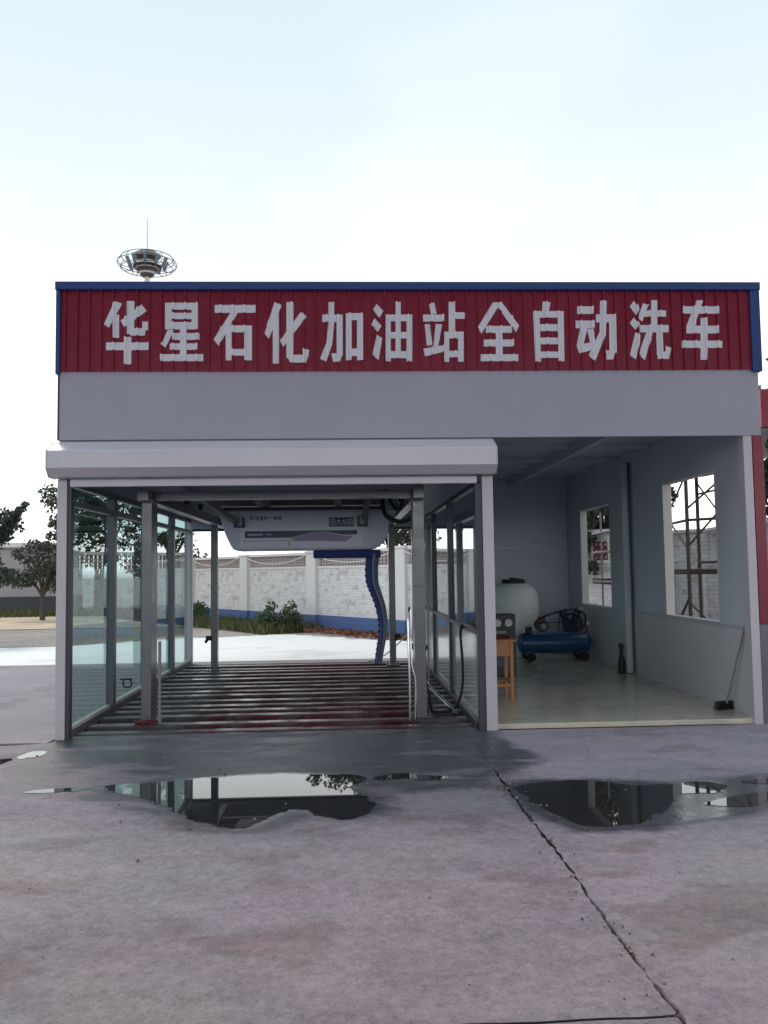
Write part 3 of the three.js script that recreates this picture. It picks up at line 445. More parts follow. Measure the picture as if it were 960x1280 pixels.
// slim guide bars on the bay floor
{
  const g1 = thing('guide_bar', 'slim grey upright bar beside the left front frame post', 'guide bar');
  mesh('bar', rod([.90, .02, -.72], [.90, .93, -.72], .017), M.galv, g1); mesh('foot', rod([.90, .018, -.72], [.90, .03, -.72], .05), M.galv, g1); mesh('cross_rod', rod([.90, .52, -.72], [1.02, .515, -1.0], .008), M.galv, g1);
  const g2 = thing('guide_bar', 'bent chrome guide tube beside the right front frame post', 'guide bar');
  mesh('tube', tube([[3.70, .02, -.6], [3.70, .5, -.6], [3.695, .9, -.62], [3.70, 1.2, -.66], [3.72, 1.26, -.74]], .014), M.chrome, g2); mesh('tube', tube([[3.76, .02, -.62], [3.765, .45, -.62], [3.73, .62, -.62], [3.73, 1.24, -.66]], .012), M.chrome, g2); mesh('sleeve', rod([3.705, .92, -.63], [3.70, 1.22, -.66], .024), S({ color: lin(.6, .64, .66), roughness: .4 }), g2);
  const g3 = thing('pipe_support', 'silver sloping floor pipe at the foot of the glass partition', 'pipe');
  mesh('pipe', tube([[3.98, .30, -2.0], [4.02, .24, -1.7], [4.2, .09, -1.0], [4.24, .06, -.95], [4.24, .02, -.9]], .02), M.chrome, g3); mesh('clamp', bx(3.93, 4.03, .26, .36, -2.05, -1.95, .01), M.black, g3); mesh('stand', rod([3.98, .02, -2.0], [3.98, .28, -2.0], .02), M.darkframe, g3);
  const h = thing('pressure_hose', 'black hose looping down from the glass partition rail', 'hose');
  mesh('hose', tube([[4.37, 1.0, -1.05], [4.35, 1.04, -.98], [4.33, .95, -.95], [4.34, .6, -.9], [4.33, .3, -.92], [4.25, .08, -.98], [4.05, .04, -.95], [3.98, .06, -.95], [3.97, .2, -1.1], [3.985, .27, -1.9]], .016, 80), M.rubber, h);
  const v = thing('supply_pipe', 'black vertical supply pipe with valves behind the right frame post', 'pipe');
  mesh('pipe', tube([[4.02, .02, -2.6], [4.02, .9, -2.6], [4.01, 2.1, -2.6], [3.98, 2.4, -2.55], [3.85, 2.6, -2.5]], .03, 50), M.rubber, v);
  mesh('thin_pipe', rod([4.10, .02, -2.55], [4.10, 2.3, -2.55], .012), M.galv, v);
  mesh('valve', bx(3.95, 4.09, .60, .68, -2.66, -2.54, .02), M.black, v); mesh('valve_wheel', new THREE.TorusGeometry(.05, .012, 8, 16).translate(3.93, .66, -2.52), M.black, v); mesh('clip', bx(3.98, 4.07, 1.25, 1.28, -2.65, -2.55), M.galv, v);
  const cc = thing('cable_chain', 'dark drooping cable chain under the bay ceiling at right', 'cable');
  mesh('chain', tube([[3.55, 2.78, -2.6], [3.5, 2.6, -2.4], [3.55, 2.40, -2.2], [3.75, 2.32, -2.0], [3.9, 2.42, -1.9], [3.95, 2.62, -1.9]], .03, 50), M.rubber, cc); mesh('chain', tube([[3.62, 2.78, -2.7], [3.6, 2.66, -2.5], [3.7, 2.5, -2.3], [3.8, 2.66, -2.2]], .022, 40), M.rubber, cc); mesh('drive_unit', bx(3.56, 3.72, 2.50, 2.70, -2.95, -2.75, .02), S({ color: lin(.2, .26, .27), roughness: .4 }), cc);
  for (const [x, y, z, lab] of [[.64, .56, -5.84, 'small black sensor clamp on the rear left frame post'], [3.90, .52, -6.14, 'small black sensor clamp on the rear right frame post']]) { const s = thing('sensor_clamp', lab, 'sensor'); mesh('clamp', bx(x - .05, x + .05, y - .03, y + .05, z - .04, z + .04, .012), M.black, s); mesh('lens', rod([x - .02, y - .01, z + .03], [x - .04, y - .05, z + .09], .025), M.black, s); }
  const c2 = thing('loose_cable', 'grey loose cable sagging across the rear right frame post', 'cable'); mesh('cable', tube([[3.3, .03, -6.5], [3.6, .12, -6.45], [3.9, .35, -6.4], [4.24, .62, -6.9]], .010, 40), M.galv, c2);
}

// ---------- things in the open room ----------
const FY = .055;
{
  const t = thing('water_tank', 'translucent white plastic water tank with black lid behind compressor', 'water tank');
  const pl = P({ color: lin(.80, .82, .82), roughness: .4 });
  mesh('tank_shell', lathe([[0, 0], [.44, 0], [.46, .02], [.46, 1.02], [.452, 1.12], [.42, 1.22], [.36, 1.29], [.27, 1.34], [.2, 1.355], [0, 1.355]], 40).translate(6.17, FY, -7.12), pl, t);
  for (const y of [.3, .6, .9]) mesh('hoop', new THREE.TorusGeometry(.462, .012, 6, 40).rotateX(Math.PI / 2).translate(6.17, FY + y, -7.12), pl, t);
  mesh('seam', tube([[6.17 - .20, FY + .02, -7.12 + .418], [6.17 - .20, FY + 1.02, -7.12 + .418], [6.17 - .185, FY + 1.22, -7.12 + .385], [6.17 - .12, FY + 1.34, -7.12 + .25]], .010, 30, 6), pl, t);
  const lid = mesh('lid', lathe([[0, 0], [.215, 0], [.22, .02], [.22, .06], [.2, .075], [0, .08]], 28).translate(6.17, FY + 1.35, -7.12), M.black, t);
  mesh('handle', bar([6.10, FY + 1.45, -7.12], [6.30, FY + 1.42, -7.05], .05, .03), M.black, lid);
}
{
  const t = thing('air_compressor', 'blue belt-driven air compressor on its tank by back wall', 'compressor');
  const blue = P({ color: lin(.010, .065, .17), roughness: .3, clearcoat: .4 }), z = -6.1, r = .185, cy = .36 + FY - .05, x0 = 6.02, x1 = 7.33;
  const prof2 = [[0, 0]]; for (let i = 0; i <= 8; i++) { const a = i / 8 * Math.PI / 2; prof2.push([r * Math.sin(a), .09 - .09 * Math.cos(a)]); } for (let i = 8; i >= 0; i--) { const a = i / 8 * Math.PI / 2; prof2.push([r * Math.sin(a), (x1 - x0) - .09 + .09 * Math.cos(a)]); }
  mesh('air_receiver', lathe(prof2, 32).rotateZ(-Math.PI / 2).translate(x0, cy, z), blue, t);
  for (const x of [6.22, 7.16]) { const l = mesh('leg', [bx(x - .05, x + .05, FY + .09, cy - r + .05, z - .16, z + .16)], blue, t); for (const s of [-1, 1]) mesh('wheel', rod([x, FY + .08, z + s * .20 - .025], [x, FY + .08, z + s * .20 + .025], .08, .08, 20), M.rubber, l); }
  const top = cy + r;
  mesh('bed_plate', bx(6.25, 7.22, top - .035, top + .012, z - .12, z + .12), blue, t);
  const mo = mesh('motor', rod([6.46, top + .12, z - .18], [6.46, top + .12, z + .10], .105, .105, 20), S({ color: lin(.02, .022, .03), roughness: .45 }), t); mesh('terminal_box', bx(6.41, 6.53, top + .21, top + .27, z - .1, z + .02, .01), S({ color: lin(.28, .02, .03), roughness: .5 }), mo); mesh('motor_pulley', rod([6.46, top + .12, z + .12], [6.46, top + .12, z + .155], .055), M.galv, mo);
  const pu = mesh('pump', [bx(6.86, 7.10, top + .012, top + .20, z - .13, z + .1, .02), rod([6.92, top + .17, z - .02], [6.83, top + .40, z - .02], .062, .062, 18), rod([7.04, top + .17, z - .02], [7.13, top + .40, z - .02], .062, .062, 18)], S({ color: lin(.01, .02, .10), roughness: .4 }), t);
  for (const [a, b, c, d] of [[6.90, top + .22, 6.84, top + .375], [7.06, top + .22, 7.12, top + .375]]) for (let i = 0; i < 5; i++) { const u = i / 4, x = mix(a, c, u), y = mix(b, d, u), nx = (c - a), ny = (d - b), L = Math.hypot(nx, ny); mesh('cooling_fin', rod([x, y, z - .02], [x + nx / L * .008, y + ny / L * .008, z - .02], .082, .082, 18), S({ color: lin(.02, .03, .10), roughness: .4 }), pu); }
  for (const x of [6.80, 7.15]) mesh('intake_filter', rod([x, top + .40, z + .03], [x + (x < 7 ? -.0 : .0), top + .40, z + .12], .045, .045, 16), M.galv, pu);
  mesh('flywheel', new THREE.TorusGeometry(.15, .022, 8, 32).translate(6.98, top + .18, z + .16), M.black, t); for (let i = 0; i < 5; i++) { const a = i * 1.2566; mesh('spoke', rod([6.98, top + .18, z + .16], [6.98 + .15 * Math.cos(a), top + .18 + .15 * Math.sin(a), z + .16], .014), M.black, t); }
  const gd = mesh('belt_guard', tube([[6.30, top + .16, z + .19], [6.36, top + .24, z + .19], [6.75, top + .37, z + .19], [7.02, top + .40, z + .19], [7.17, top + .33, z + .19], [7.20, top + .18, z + .19], [7.12, top + .04, z + .19]], .018, 50), M.black, t);
  mesh('guard_rod', rod([6.32, top + .17, z + .19], [7.18, top + .2, z + .19], .008), M.black, gd); mesh('guard_rod', rod([6.7, top + .02, z + .19], [6.75, top + .37, z + .19], .008), M.black, gd);
  mesh('pressure_gauge', rod([7.26, top + .16, z + .02], [7.26, top + .16, z + .06], .042, .042, 18), M.trimw, t); mesh('red_valve', rod([7.26, top - .02, z + .03], [7.26, top + .12, z + .03], .022), S({ color: lin(.3, .05, .03), roughness: .5 }), t); mesh('pressure_switch', bx(6.16, 6.27, top - .01, top + .10, z - .02, z + .1, .01), M.black, t);
}
const woodTex = tex(256, 256, (u, v) => { const a = tfbm(u, v, 4, 3), g = fbm(u * 70 + a * 6, v * 5, 3); const k = .8 + .4 * (g - .3); return [.50 * k, .215 * k, .075 * k]; }, { srgb: true, rx: 1.5, ry: 1.5 });
M.wood = S({ map: woodTex, roughness: .45 });
{
  const t = thing('wooden_stool', 'orange varnished wooden stool behind the right shutter post', 'stool');
  const x0 = 4.66, x1 = 5.07, z0 = -2.02, z1 = -1.58;
  mesh('seat', bx(x0 - .03, x1 + .03, FY + .725, FY + .755, z0 - .03, z1 + .03, .008), M.wood, t);
  for (const x of [x0, x1 - .045]) for (const z of [z0, z1 - .045]) mesh('leg', bx(x, x + .045, FY, FY + .723, z, z + .045, .004), M.wood, t);
  for (const z of [z0 + .008, z1 - .03]) { mesh('apron', bx(x0 + .047, x1 - .047, FY + .55, FY + .722, z, z + .022), M.wood, t); mesh('stretcher', bx(x0 + .047, x1 - .047, FY + .17, FY + .205, z, z + .022), M.wood, t); }
  for (const x of [x0 + .008, x1 - .03]) { mesh('apron', bx(x, x + .022, FY + .55, FY + .722, z0 + .047, z1 - .047), M.wood, t); mesh('stretcher', bx(x, x + .022, FY + .21, FY + .245, z0 + .047, z1 - .047), M.wood, t); }
  const c = mesh('folded_cloth', new RoundedBoxGeometry(.36, .035, .3, 3, .014).rotateY(.15).translate(4.86, FY + .774, -1.85), S({ color: lin(.085, .012, .022), roughness: .9 }));
  tag(c, 'dark red folded cloth lying on the wooden stool', 'cloth');
}
{
  const t = thing('control_cabinet', 'dark control cabinet with two round gauges behind the stool', 'cabinet');
  mesh('case', bx(5.12, 5.58, FY, .99, -4.35, -4.0, .012), S({ color: lin(.022, .022, .028), roughness: .45 }), t);
  for (const x of [5.30, 5.47]) { const g = mesh('gauge', rod([x, .86, -4.0], [x, .86, -3.975], .068, .068, 24), M.darkframe, t); mesh('dial', rod([x, .86, -3.975], [x, .86, -3.972], .056, .056, 24), M.trimw, g); mesh('needle', bar([x, .86, -3.971], [x + .03, .885, -3.971], .006, .002), M.black, g); }
  mesh('lower_panel', bx(5.2, 5.5, .2, .48, -4.0, -3.985, .004), S({ color: lin(.10, .12, .15), roughness: .5 }), t); mesh('label_plate', bx(5.27, 5.43, .7, .74, -4.0, -3.99), M.galv, t);
}
{
  const t = thing('push_broom', 'long-handled broom leaning on the right front column', 'broom');
  mesh('handle', rod([7.31, .13, -.60], [7.385, 1.07, -.20], .013), S({ color: lin(.26, .23, .21), roughness: .6 }), t);
  mesh('head', bx(-.115, .115, 0, .035, -.03, .03, .01).rotateY(.35).translate(7.29, FY + .062, -.62), M.black, t);
  const br = []; for (let i = 0; i < 220; i++) { const x = rr(-.11, .11), z = rr(-.028, .028); br.push(rod([x, .065, z], [x * 1.1 + rr(-.015, .015), .002, z * 1.7 + rr(-.012, .012)], .003, .002, 4)); }
  const b = mesh('bristles', merge(br).rotateY(.35).translate(7.29, FY, -.62), M.rubber, t); b.userData.kind = 'stuff';
}
{
  const t = thing('bottle', 'black slim bottle standing at the foot of the wall column', 'bottle');
  mesh('bottle_body', lathe([[0, 0], [.05, 0], [.055, .01], [.052, .2], [.03, .28], [.024, .30]], 20).translate(7.22, FY, -4.05), M.black, t); mesh('cap', [rod([7.22, FY + .30, -4.05], [7.22, FY + .40, -4.05], .03, .026), rod([7.22, FY + .40, -4.05], [7.22, FY + .46, -4.05], .042, .036)], M.black, t);
}

// ---------- boundary wall running obliquely behind and beside the building ----------
const wd = [.567, .824], wn = [.824, -.567];            // along, away from the camera side
const WP = (s, o) => [4.72 + wd[0] * s + wn[0] * o, -13.9 + wd[1] * s + wn[1] * o];
const brickTex = tex(1024, 1024, (u, v) => {
  const rows = 32, y = v * rows, row = Math.floor(y), x = u * 10 + (row % 2) * .5, fx = x - Math.floor(x), fy = y - row; const id = hash(Math.floor(x) + 3, row * 7);
  const mort = Math.max(sm(.06, .02, Math.min(fx, 1 - fx)), sm(.16, .06, Math.min(fy, 1 - fy)));
  const wear = sm(.58, .7, fbm(u * 11, v * 11, 5)) * .55, k = .93 + .14 * (id - .5) - .14 * mort + .12 * (fbm(u * 60, v * 60, 3) - .5);
  return [mix(.72, .42, wear) * k, mix(.70, .39, wear) * k, mix(.70, .38, wear) * k]; }, { srgb: true, rx: 1 / 2.4, ry: 1 / 2.4 });
const brickBump = tex(512, 512, (u, v) => { const rows = 32, y = v * rows, row = Math.floor(y), x = u * 10 + (row % 2) * .5, fx = x - Math.floor(x), fy = y - row; return 1 - Math.max(sm(.06, .02, Math.min(fx, 1 - fx)), sm(.16, .06, Math.min(fy, 1 - fy))) * .8 + .2 * fbm(u * 60, v * 60, 2); }, { rx: 1 / 2.4, ry: 1 / 2.4 });
M.whitebrick = S({ map: brickTex, roughness: .9, bumpMap: brickBump, bumpScale: .008 });
M.bluepaint = S({ color: lin(.075, .13, .30), roughness: .8, map: streak });
M.coping = S({ color: lin(.70, .68, .68), roughness: .8, map: panelDirt });
M.lattice = S({ color: lin(.44, .38, .37), roughness: .9 });
M.latred = S({ color: lin(.22, .035, .04), roughness: .7 });
{
  const t = thing('boundary_wall', 'whitewashed brick boundary wall with blue base and pierced top', 'wall');
  t.position.set(4.72, -.12, -13.9); t.rotation.y = -Math.atan2(wd[1], wd[0]);          // local +x runs along the wall, local -z faces away
  const step = 4.42, first = -17.9;
  for (let i = 0; i < 8; i++) {
    const a = first + i * step, b = a + step, top = 2.26 + .022 * i, cope = top, arch = i >= 5;
    mesh('base_course', bx(a, b, 0, .46, -.15, .15), M.bluepaint, t);
    mesh('brick_panel', bx(a, b, .461, 1.88, -.12, .12), M.whitebrick, t);
    mesh('ledge', bx(a, b, 1.881, 1.95, -.15, .15, .01), M.coping, t);
    mesh('pillar', bx(a - .26, a + .26, -.01, top + .03, -.19, .23, .01), i >= 5 ? M.whitebrick : M.coping, t);
    mesh('pillar_base', bx(a - .265, a + .265, -.02, .465, -.195, .236), M.bluepaint, t);
    // pierced panel between the ledge and the coping
    const l = [], x0 = a + .27, x1 = b - .27, n = 13, cw = (x1 - x0) / n;
    if (!arch) {
      for (let k = 0; k <= n; k++) l.push(bx(x0 + k * cw - .022, x0 + k * cw + .022, 1.951, cope - .001, -.05, .05));
      for (let k = 0; k < n; k++) { const c = x0 + (k + .5) * cw; l.push(bx(c - .018, c + .018, 1.951, cope - .001, -.045, .045)); for (const y of [2.03, 2.12, 2.21]) l.push(bx(x0 + k * cw + .023, c - .019, y - .012, y + .012, -.04, .04), bx(c + .019, x0 + (k + 1) * cw - .023, y - .012, y + .012, -.04, .04)); }
      const m = mesh('pierced_panel', l, M.lattice, t); m.userData.kind = 'stuff';
      mesh('coping', bx(a + .262, b - .262, cope, cope + .09, -.16, .16, .012), M.coping, t);
    } else {
      mesh('backing', bx(x0, x1, 1.951, cope + .05, -.05, .03), M.whitebrick, t);
      for (let q = 0; q < 3; q++) {                     // red pierced ornaments in framed niches
        const c = x0 + (x1 - x0) * (q + .5) / 3; const o = [];
        for (let yy = 0; yy < 3; yy++) { o.push(new THREE.TorusGeometry(.06, .018, 6, 14).translate(c, 2.02 + yy * .13, .05)); for (const s of [-1, 1]) o.push(new THREE.TorusGeometry(.055, .016, 6, 12).translate(c + s * .12, 2.02 + yy * .13, .05)); }
        mesh('red_ornament', o, M.latred, t); mesh('niche_frame', [bx(c - .23, c - .2, 1.952, cope + .04, .031, .08), bx(c + .2, c + .23, 1.952, cope + .04, .031, .08)], M.coping, t);
      }
      const sh = new THREE.Shape(); sh.moveTo(x0, cope + .05); sh.lineTo(x0, cope + .10); sh.quadraticCurveTo((x0 + x1) / 2, cope + .34, x1, cope + .10); sh.lineTo(x1, cope + .05); sh.quadraticCurveTo((x0 + x1) / 2, cope + .26, x0, cope + .05);
      mesh('arched_coping', muv(new THREE.ExtrudeGeometry(sh, { depth: .3, bevelEnabled: false, curveSegments: 16 }).translate(0, 0, -.15)), M.coping, t);
      const sp = new THREE.Shape(); sp.moveTo(x0, cope + .049); sp.quadraticCurveTo((x0 + x1) / 2, cope + .255, x1, cope + .049); sp.closePath(); mesh('arch_infill', muv(new THREE.ExtrudeGeometry(sp, { depth: .08, bevelEnabled: false, curveSegments: 16 }).translate(0, 0, -.05)), M.whitebrick, t);
    }
    mesh('pillar_cap', bx(a - .3, a + .3, top + .031, top + .10, -.23, .27, .012), M.coping, t);
    if (!arch && i > 0) mesh('cable', tube([[a + .25, 2.3, .25], [a + step * .25, 2.12, .26], [a + step * .5, 2.05, .26], [a + step * .75, 2.12, .26], [b - .25, 2.3, .25]], .012, 30, 6), M.coping, t);
  }
}

// ---------- foliage ----------
const leafMat = (r, g, b) => P({ color: lin(r, g, b), roughness: .7, transmission: .25, thickness: 0, side: THREE.DoubleSide });
M.leafDark = leafMat(.040, .052, .036); M.leafMid = leafMat(.060, .082, .045); M.leafBush = leafMat(.050, .085, .030); M.bark = S({ color: lin(.07, .06, .055), roughness: .95 }); M.dry = S({ color: lin(.16, .11, .07), roughness: .95 });
function leaves(out, cx, cy, cz, r, n, size, flat = 1) {
  for (let i = 0; i < n; i++) {
    let x, y, z; do { x = rr(-1, 1); y = rr(-1, 1); z = rr(-1, 1); } while (x * x + y * y + z * z > 1);
    const c = V(cx + x * r, cy + y * r * flat, cz + z * r), a = V(rr(-1, 1), rr(-1, 1), rr(-1, 1)).normalize(), u = V(rr(-1, 1), rr(-1, 1), rr(-1, 1)).cross(a).normalize(); const L = size * rr(.6, 1.3), wdt = L * rr(.28, .42);
    const p0 = c.clone().addScaledVector(a, -L / 2), p1 = c.clone().addScaledVector(u, wdt), p2 = c.clone().addScaledVector(a, L / 2), p3 = c.clone().addScaledVector(u, -wdt); p1.addScaledVector(a.clone().cross(u), L * .12); p3.addScaledVector(a.clone().cross(u), L * .12);
    out.push(p0.x, p0.y, p0.z, p1.x, p1.y, p1.z, p2.x, p2.y, p2.z, p0.x, p0.y, p0.z, p2.x, p2.y, p2.z, p3.x, p3.y, p3.z);
  }
}
const leafGeo = (p) => { const g = new THREE.BufferGeometry(); g.setAttribute('position', new THREE.Float32BufferAttribute(p, 3)); g.computeVertexNormals(); return g; };
// tree: forked limbs grown towards the crown, leaf clumps on the twig ends
function tree(name, label, { x, z, y = -.13, h, r, trunk = .12, clumps = 60, per = 110, leaf = .13, clumpR = .38, mat = M.leafDark, lean = [0, 0], low = .35, group, bare = false }) {
  const t = thing(name, label, 'tree', group); const wood = [], out = [];
  const fork = V(x + lean[0] * .3, y + h * low, z + lean[1] * .3);
  wood.push(tube([[x, y, z], [mix(x, fork.x, .5) + rr(-.05, .05), y + h * low * .5, mix(z, fork.z, .5)], [fork.x, fork.y, fork.z]], trunk, 10, 8));
  const limbs = []; const nl = 7;
  for (let i = 0; i < nl; i++) {
    const a = i / nl * 6.283 + rr(-.4, .4), rad = i === 0 ? .1 : rr(.35, .8); const e = V(x + lean[0] + Math.cos(a) * r * rad, y + h * rr(.66, .92), z + lean[1] + Math.sin(a) * r * rad); const m = fork.clone().lerp(e, .5).add(V(rr(-.2, .2) * r, .06 * h, rr(-.2, .2) * r));
    limbs.push([fork, m, e]); wood.push(tube([fork.toArray(), m.toArray(), e.toArray()], trunk * .45, 8, 6));
  }
  for (let i = 0; i < clumps; i++) {
    const a = rnd() * 6.283, q = Math.pow(rnd(), .6), v = rr(-.75, 1); const rad = r * q * Math.sqrt(Math.max(.1, 1 - v * v * .75)); const c = V(x + lean[0] + Math.cos(a) * rad, y + h * (low + (1 - low) * .5) + v * h * (1 - low) * .52, z + lean[1] + Math.sin(a) * rad);
    const L = limbs[Math.floor(rnd() * nl)], s = L[1].clone().lerp(L[2], rnd()); const m = s.clone().lerp(c, .5).add(V(rr(-.1, .1), rr(0, .15), rr(-.1, .1))); wood.push(tube([s.toArray(), m.toArray(), c.toArray()], trunk * (bare ? .12 : .10), 6, 5));
    if (bare) for (let k = 0; k < 5; k++) { const f = m.clone().lerp(c, rnd()); wood.push(rod(f.toArray(), [f.x + rr(-.5, .5), f.y + rr(.05, .6), f.z + rr(-.5, .5)], trunk * .06, trunk * .02, 4)); }
    else leaves(out, c.x, c.y, c.z, clumpR * rr(.6, 1.25), Math.round(per * rr(.6, 1.3)), leaf, .75);
  }
  mesh('trunk', wood, M.bark, t); if (out.length) mesh('crown', leafGeo(out), mat, t); return t;
}
tree('broadleaf_tree', 'dark leafy tree cut off by the left photo edge', { x: -6.75, z: -14.2, h: 3.5, r: 1.15, low: .36, clumps: 44, per: 62, leaf: .14, clumpR: .3, trunk: .09 });
{ // the long upper branch that rises to the right
  const t = scene.getObjectByName('broadleaf_tree'), out = [];
  for (let i = 0; i < 22; i++) { const u = i / 21; leaves(out, mix(-6.4, -5.55, u) + rr(-.06, .06), mix(2.2, 3.5, Math.pow(u, .8)) + rr(-.06, .06), -14.1 + rr(-.1, .1), mix(.24, .10, u), Math.round(mix(60, 22, u)), .13, .8); }
  mesh('branch', tube([[-6.9, 1.6, -14.2], [-6.4, 2.3, -14.1], [-5.62, 3.5, -14.1]], .025, 12, 6), M.bark, t); mesh('branch_leaves', leafGeo(out), M.leafDark, t);
}
tree('shrub_tree', 'rounded green tree beside the left shutter post, before the low house', { x: -9.15, z: -26, h: 3.1, r: 1.15, low: .3, clumps: 34, per: 70, leaf: .14, clumpR: .38, mat: M.leafDark, trunk: .11 });
tree('bare_tree', 'thin bare-branched tree rising behind the low house', { x: -10.6, z: -39.6, h: 6.4, r: 2.6, low: .35, clumps: 46, bare: true, trunk: .12 });
for (const [x, z, h, r, c, lab] of [[-5.6, -32, 3.6, 1.7, 60, 'low green tree behind the far left end of the boundary wall'], [6.6, -18.2, 6.6, 2.7, 150, 'dark tree over the wall behind the right rear frame post'], [9.7, -12.6, 6.0, 1.6, 110, 'tall dark tree beyond the far room window'], [13.5, -10.0, 5.6, 1.6, 70, 'dark tree beyond the near room window, right of the scaffold'], [3.6, -23.5, 6.6, 2.6, 130, 'spreading tree behind the middle of the boundary wall']])
  tree('yard_tree', lab, { x, z, h, r, clumps: c, per: 80, leaf: .17, clumpR: .42, trunk: .12, mat: x > 2.5 ? M.leafDark : M.leafMid, group: 'trees beyond the boundary wall' });
tree('tall_tree', 'tall leafy tree seen through the left glass wall', { x: -9.0, z: -33, h: 7.2, r: 2.5, low: .25, clumps: 110, per: 80, leaf: .2, clumpR: .5, trunk: .14, mat: M.leafMid });
tree('sapling', 'leafy sapling before the wall outside the far room window', { x: 8.0, z: -8.9, h: 3.1, r: .5, low: .4, clumps: 34, per: 46, leaf: .11, clumpR: .2, trunk: .035 });
tree('roadside_tree', 'dark tree showing at the right photo edge beyond the red guard', { x: 11.9, z: -5.6, h: 5.4, r: 1.9, low: .2, clumps: 90, per: 80, leaf: .16, clumpR: .4, trunk: .11 });
{
  const t = thing('bush', 'round green bush growing before the blue wall base', 'bush'); const out = [], w = [];
  for (let i = 0; i < 30; i++) { const a = rnd() * 6.28, q = Math.sqrt(rnd()) * .62, y = rr(.1, .92) * (1 - q * .45); const cx = 1.0 + Math.cos(a) * q, cz = -17.0 + Math.sin(a) * q * .5; leaves(out, cx, y - .08, cz, .18, 38, .10, .8); w.push(rod([1.0 + Math.cos(a) * .1, -.1, -17.0], [cx, y - .08, cz], .014, .006, 5)); }
  mesh('stems', w, M.bark, t); mesh('foliage', leafGeo(out), M.leafBush, t);
  const t2 = thing('bush', 'small weedy bush between the rear left frame post and wall', 'bush'); const o2 = []; for (let i = 0; i < 16; i++) leaves(o2, -2.2 + rr(-.5, .5), rr(.05, .7) - .08, -20.4 + rr(-.3, .3), .2, 60, .1, .8); mesh('foliage', leafGeo(o2), M.leafBush, t2);
}
function blades(name, n, place, mat, hgt, wdt) {
  const g = new THREE.BufferGeometry(); g.setAttribute('position', new THREE.Float32BufferAttribute([-.5, 0, 0, .5, 0, 0, .12, 1, .25], 3)); g.setAttribute('normal', new THREE.Float32BufferAttribute([0, .5, .87, 0, .5, .87, 0, .5, .87], 3));
  const m = new THREE.InstancedMesh(g, mat, n); m.name = numbered(name); const d = new THREE.Object3D();
  for (let i = 0; i < n; i++) { const [x, y, z, k] = place(); d.position.set(x, y, z); d.rotation.set(rr(-.4, .4), rnd() * 6.28, rr(-.4, .4)); d.scale.set(wdt * rr(.6, 1.3), hgt * k * rr(.5, 1.4), hgt); d.updateMatrix(); m.setMatrixAt(i, d.matrix); const q = rr(.7, 1.25); m.setColorAt(i, lin(q * rr(.9, 1.25), q, q * .9)); }
  m.castShadow = m.receiveShadow = true; scene.add(m); return m;
}
M.grass = S({ color: lin(.10, .115, .045), roughness: .9, side: THREE.DoubleSide });
tag(blades('grass', 9000, () => { const s = Math.pow(rnd(), 1.3) * 13 + 4, o = -rr(.2, 2.2); const [x, z] = WP(-s, o); return [x, -.13, z, .6 + .8 * fbm(x * 1.5, z * 1.5, 3)]; }, M.grass, .28, .03), 'weedy grass along the foot of the boundary wall', 'grass', null, 'stuff');
tag(blades('grass_verge', 9000, () => [rr(-24, -4.5), -.14, rr(-33.5, -28.5), .8], M.grass, .3, .05), 'dry grass verge before the low house', 'grass', null, 'stuff');
// fallen leaves and rubble along the wall foot
{
  const p = []; for (let i = 0; i < 1500; i++) { const [x, z] = WP(rr(-6.5, 6), -rr(.2, .95)); leaves(p, x, -.08 + rr(-.02, .06), z, .04, 1, .13, .4); }
  const m = mesh('leaf_litter', leafGeo(p), S({ color: lin(.20, .085, .05), roughness: .95, side: THREE.DoubleSide })); tag(m, 'brown leaf litter along the right wall foot', 'litter', null, 'stuff');
}
{ const s = structure('earth_strip', 'tan bare earth strip before the low house'); const q = muv(new THREE.PlaneGeometry(34, 8.5, 40, 12).rotateX(-Math.PI / 2)); q.translate(-16, -.125, -24.6); mesh('soil', q, S({ color: lin(.62, .49, .36), roughness: .95, map: tex(512, 512, (u, v) => { const k = .75 + .5 * (tfbm(u, v, 9, 5) - .3); return [k, k, k]; }, { srgb: true, rx: .2, ry: .2 }) }), s); }

// ---------- low house at left ----------
{
  const t = thing('low_house', 'long low pinkish-grey rendered house at left edge', 'building');
  mesh('wall', bx(-32, -11.2, .62, 3.0, -38, -34), S({ color: lin(.40, .37, .38), roughness: .9, map: panelDirt }), t); mesh('plinth', bx(-32.02, -11.18, -.14, .618, -38, -33.96), S({ color: lin(.07, .075, .085), roughness: .9, map: streak }), t);
  mesh('roof', prismX([[-38.2, 3.0], [-33.8, 3.0], [-33.8, 3.06], [-36, 3.35], [-38.2, 3.06]], -32.2, -11.0), S({ color: lin(.36, .33, .33), roughness: .9 }), t);
}
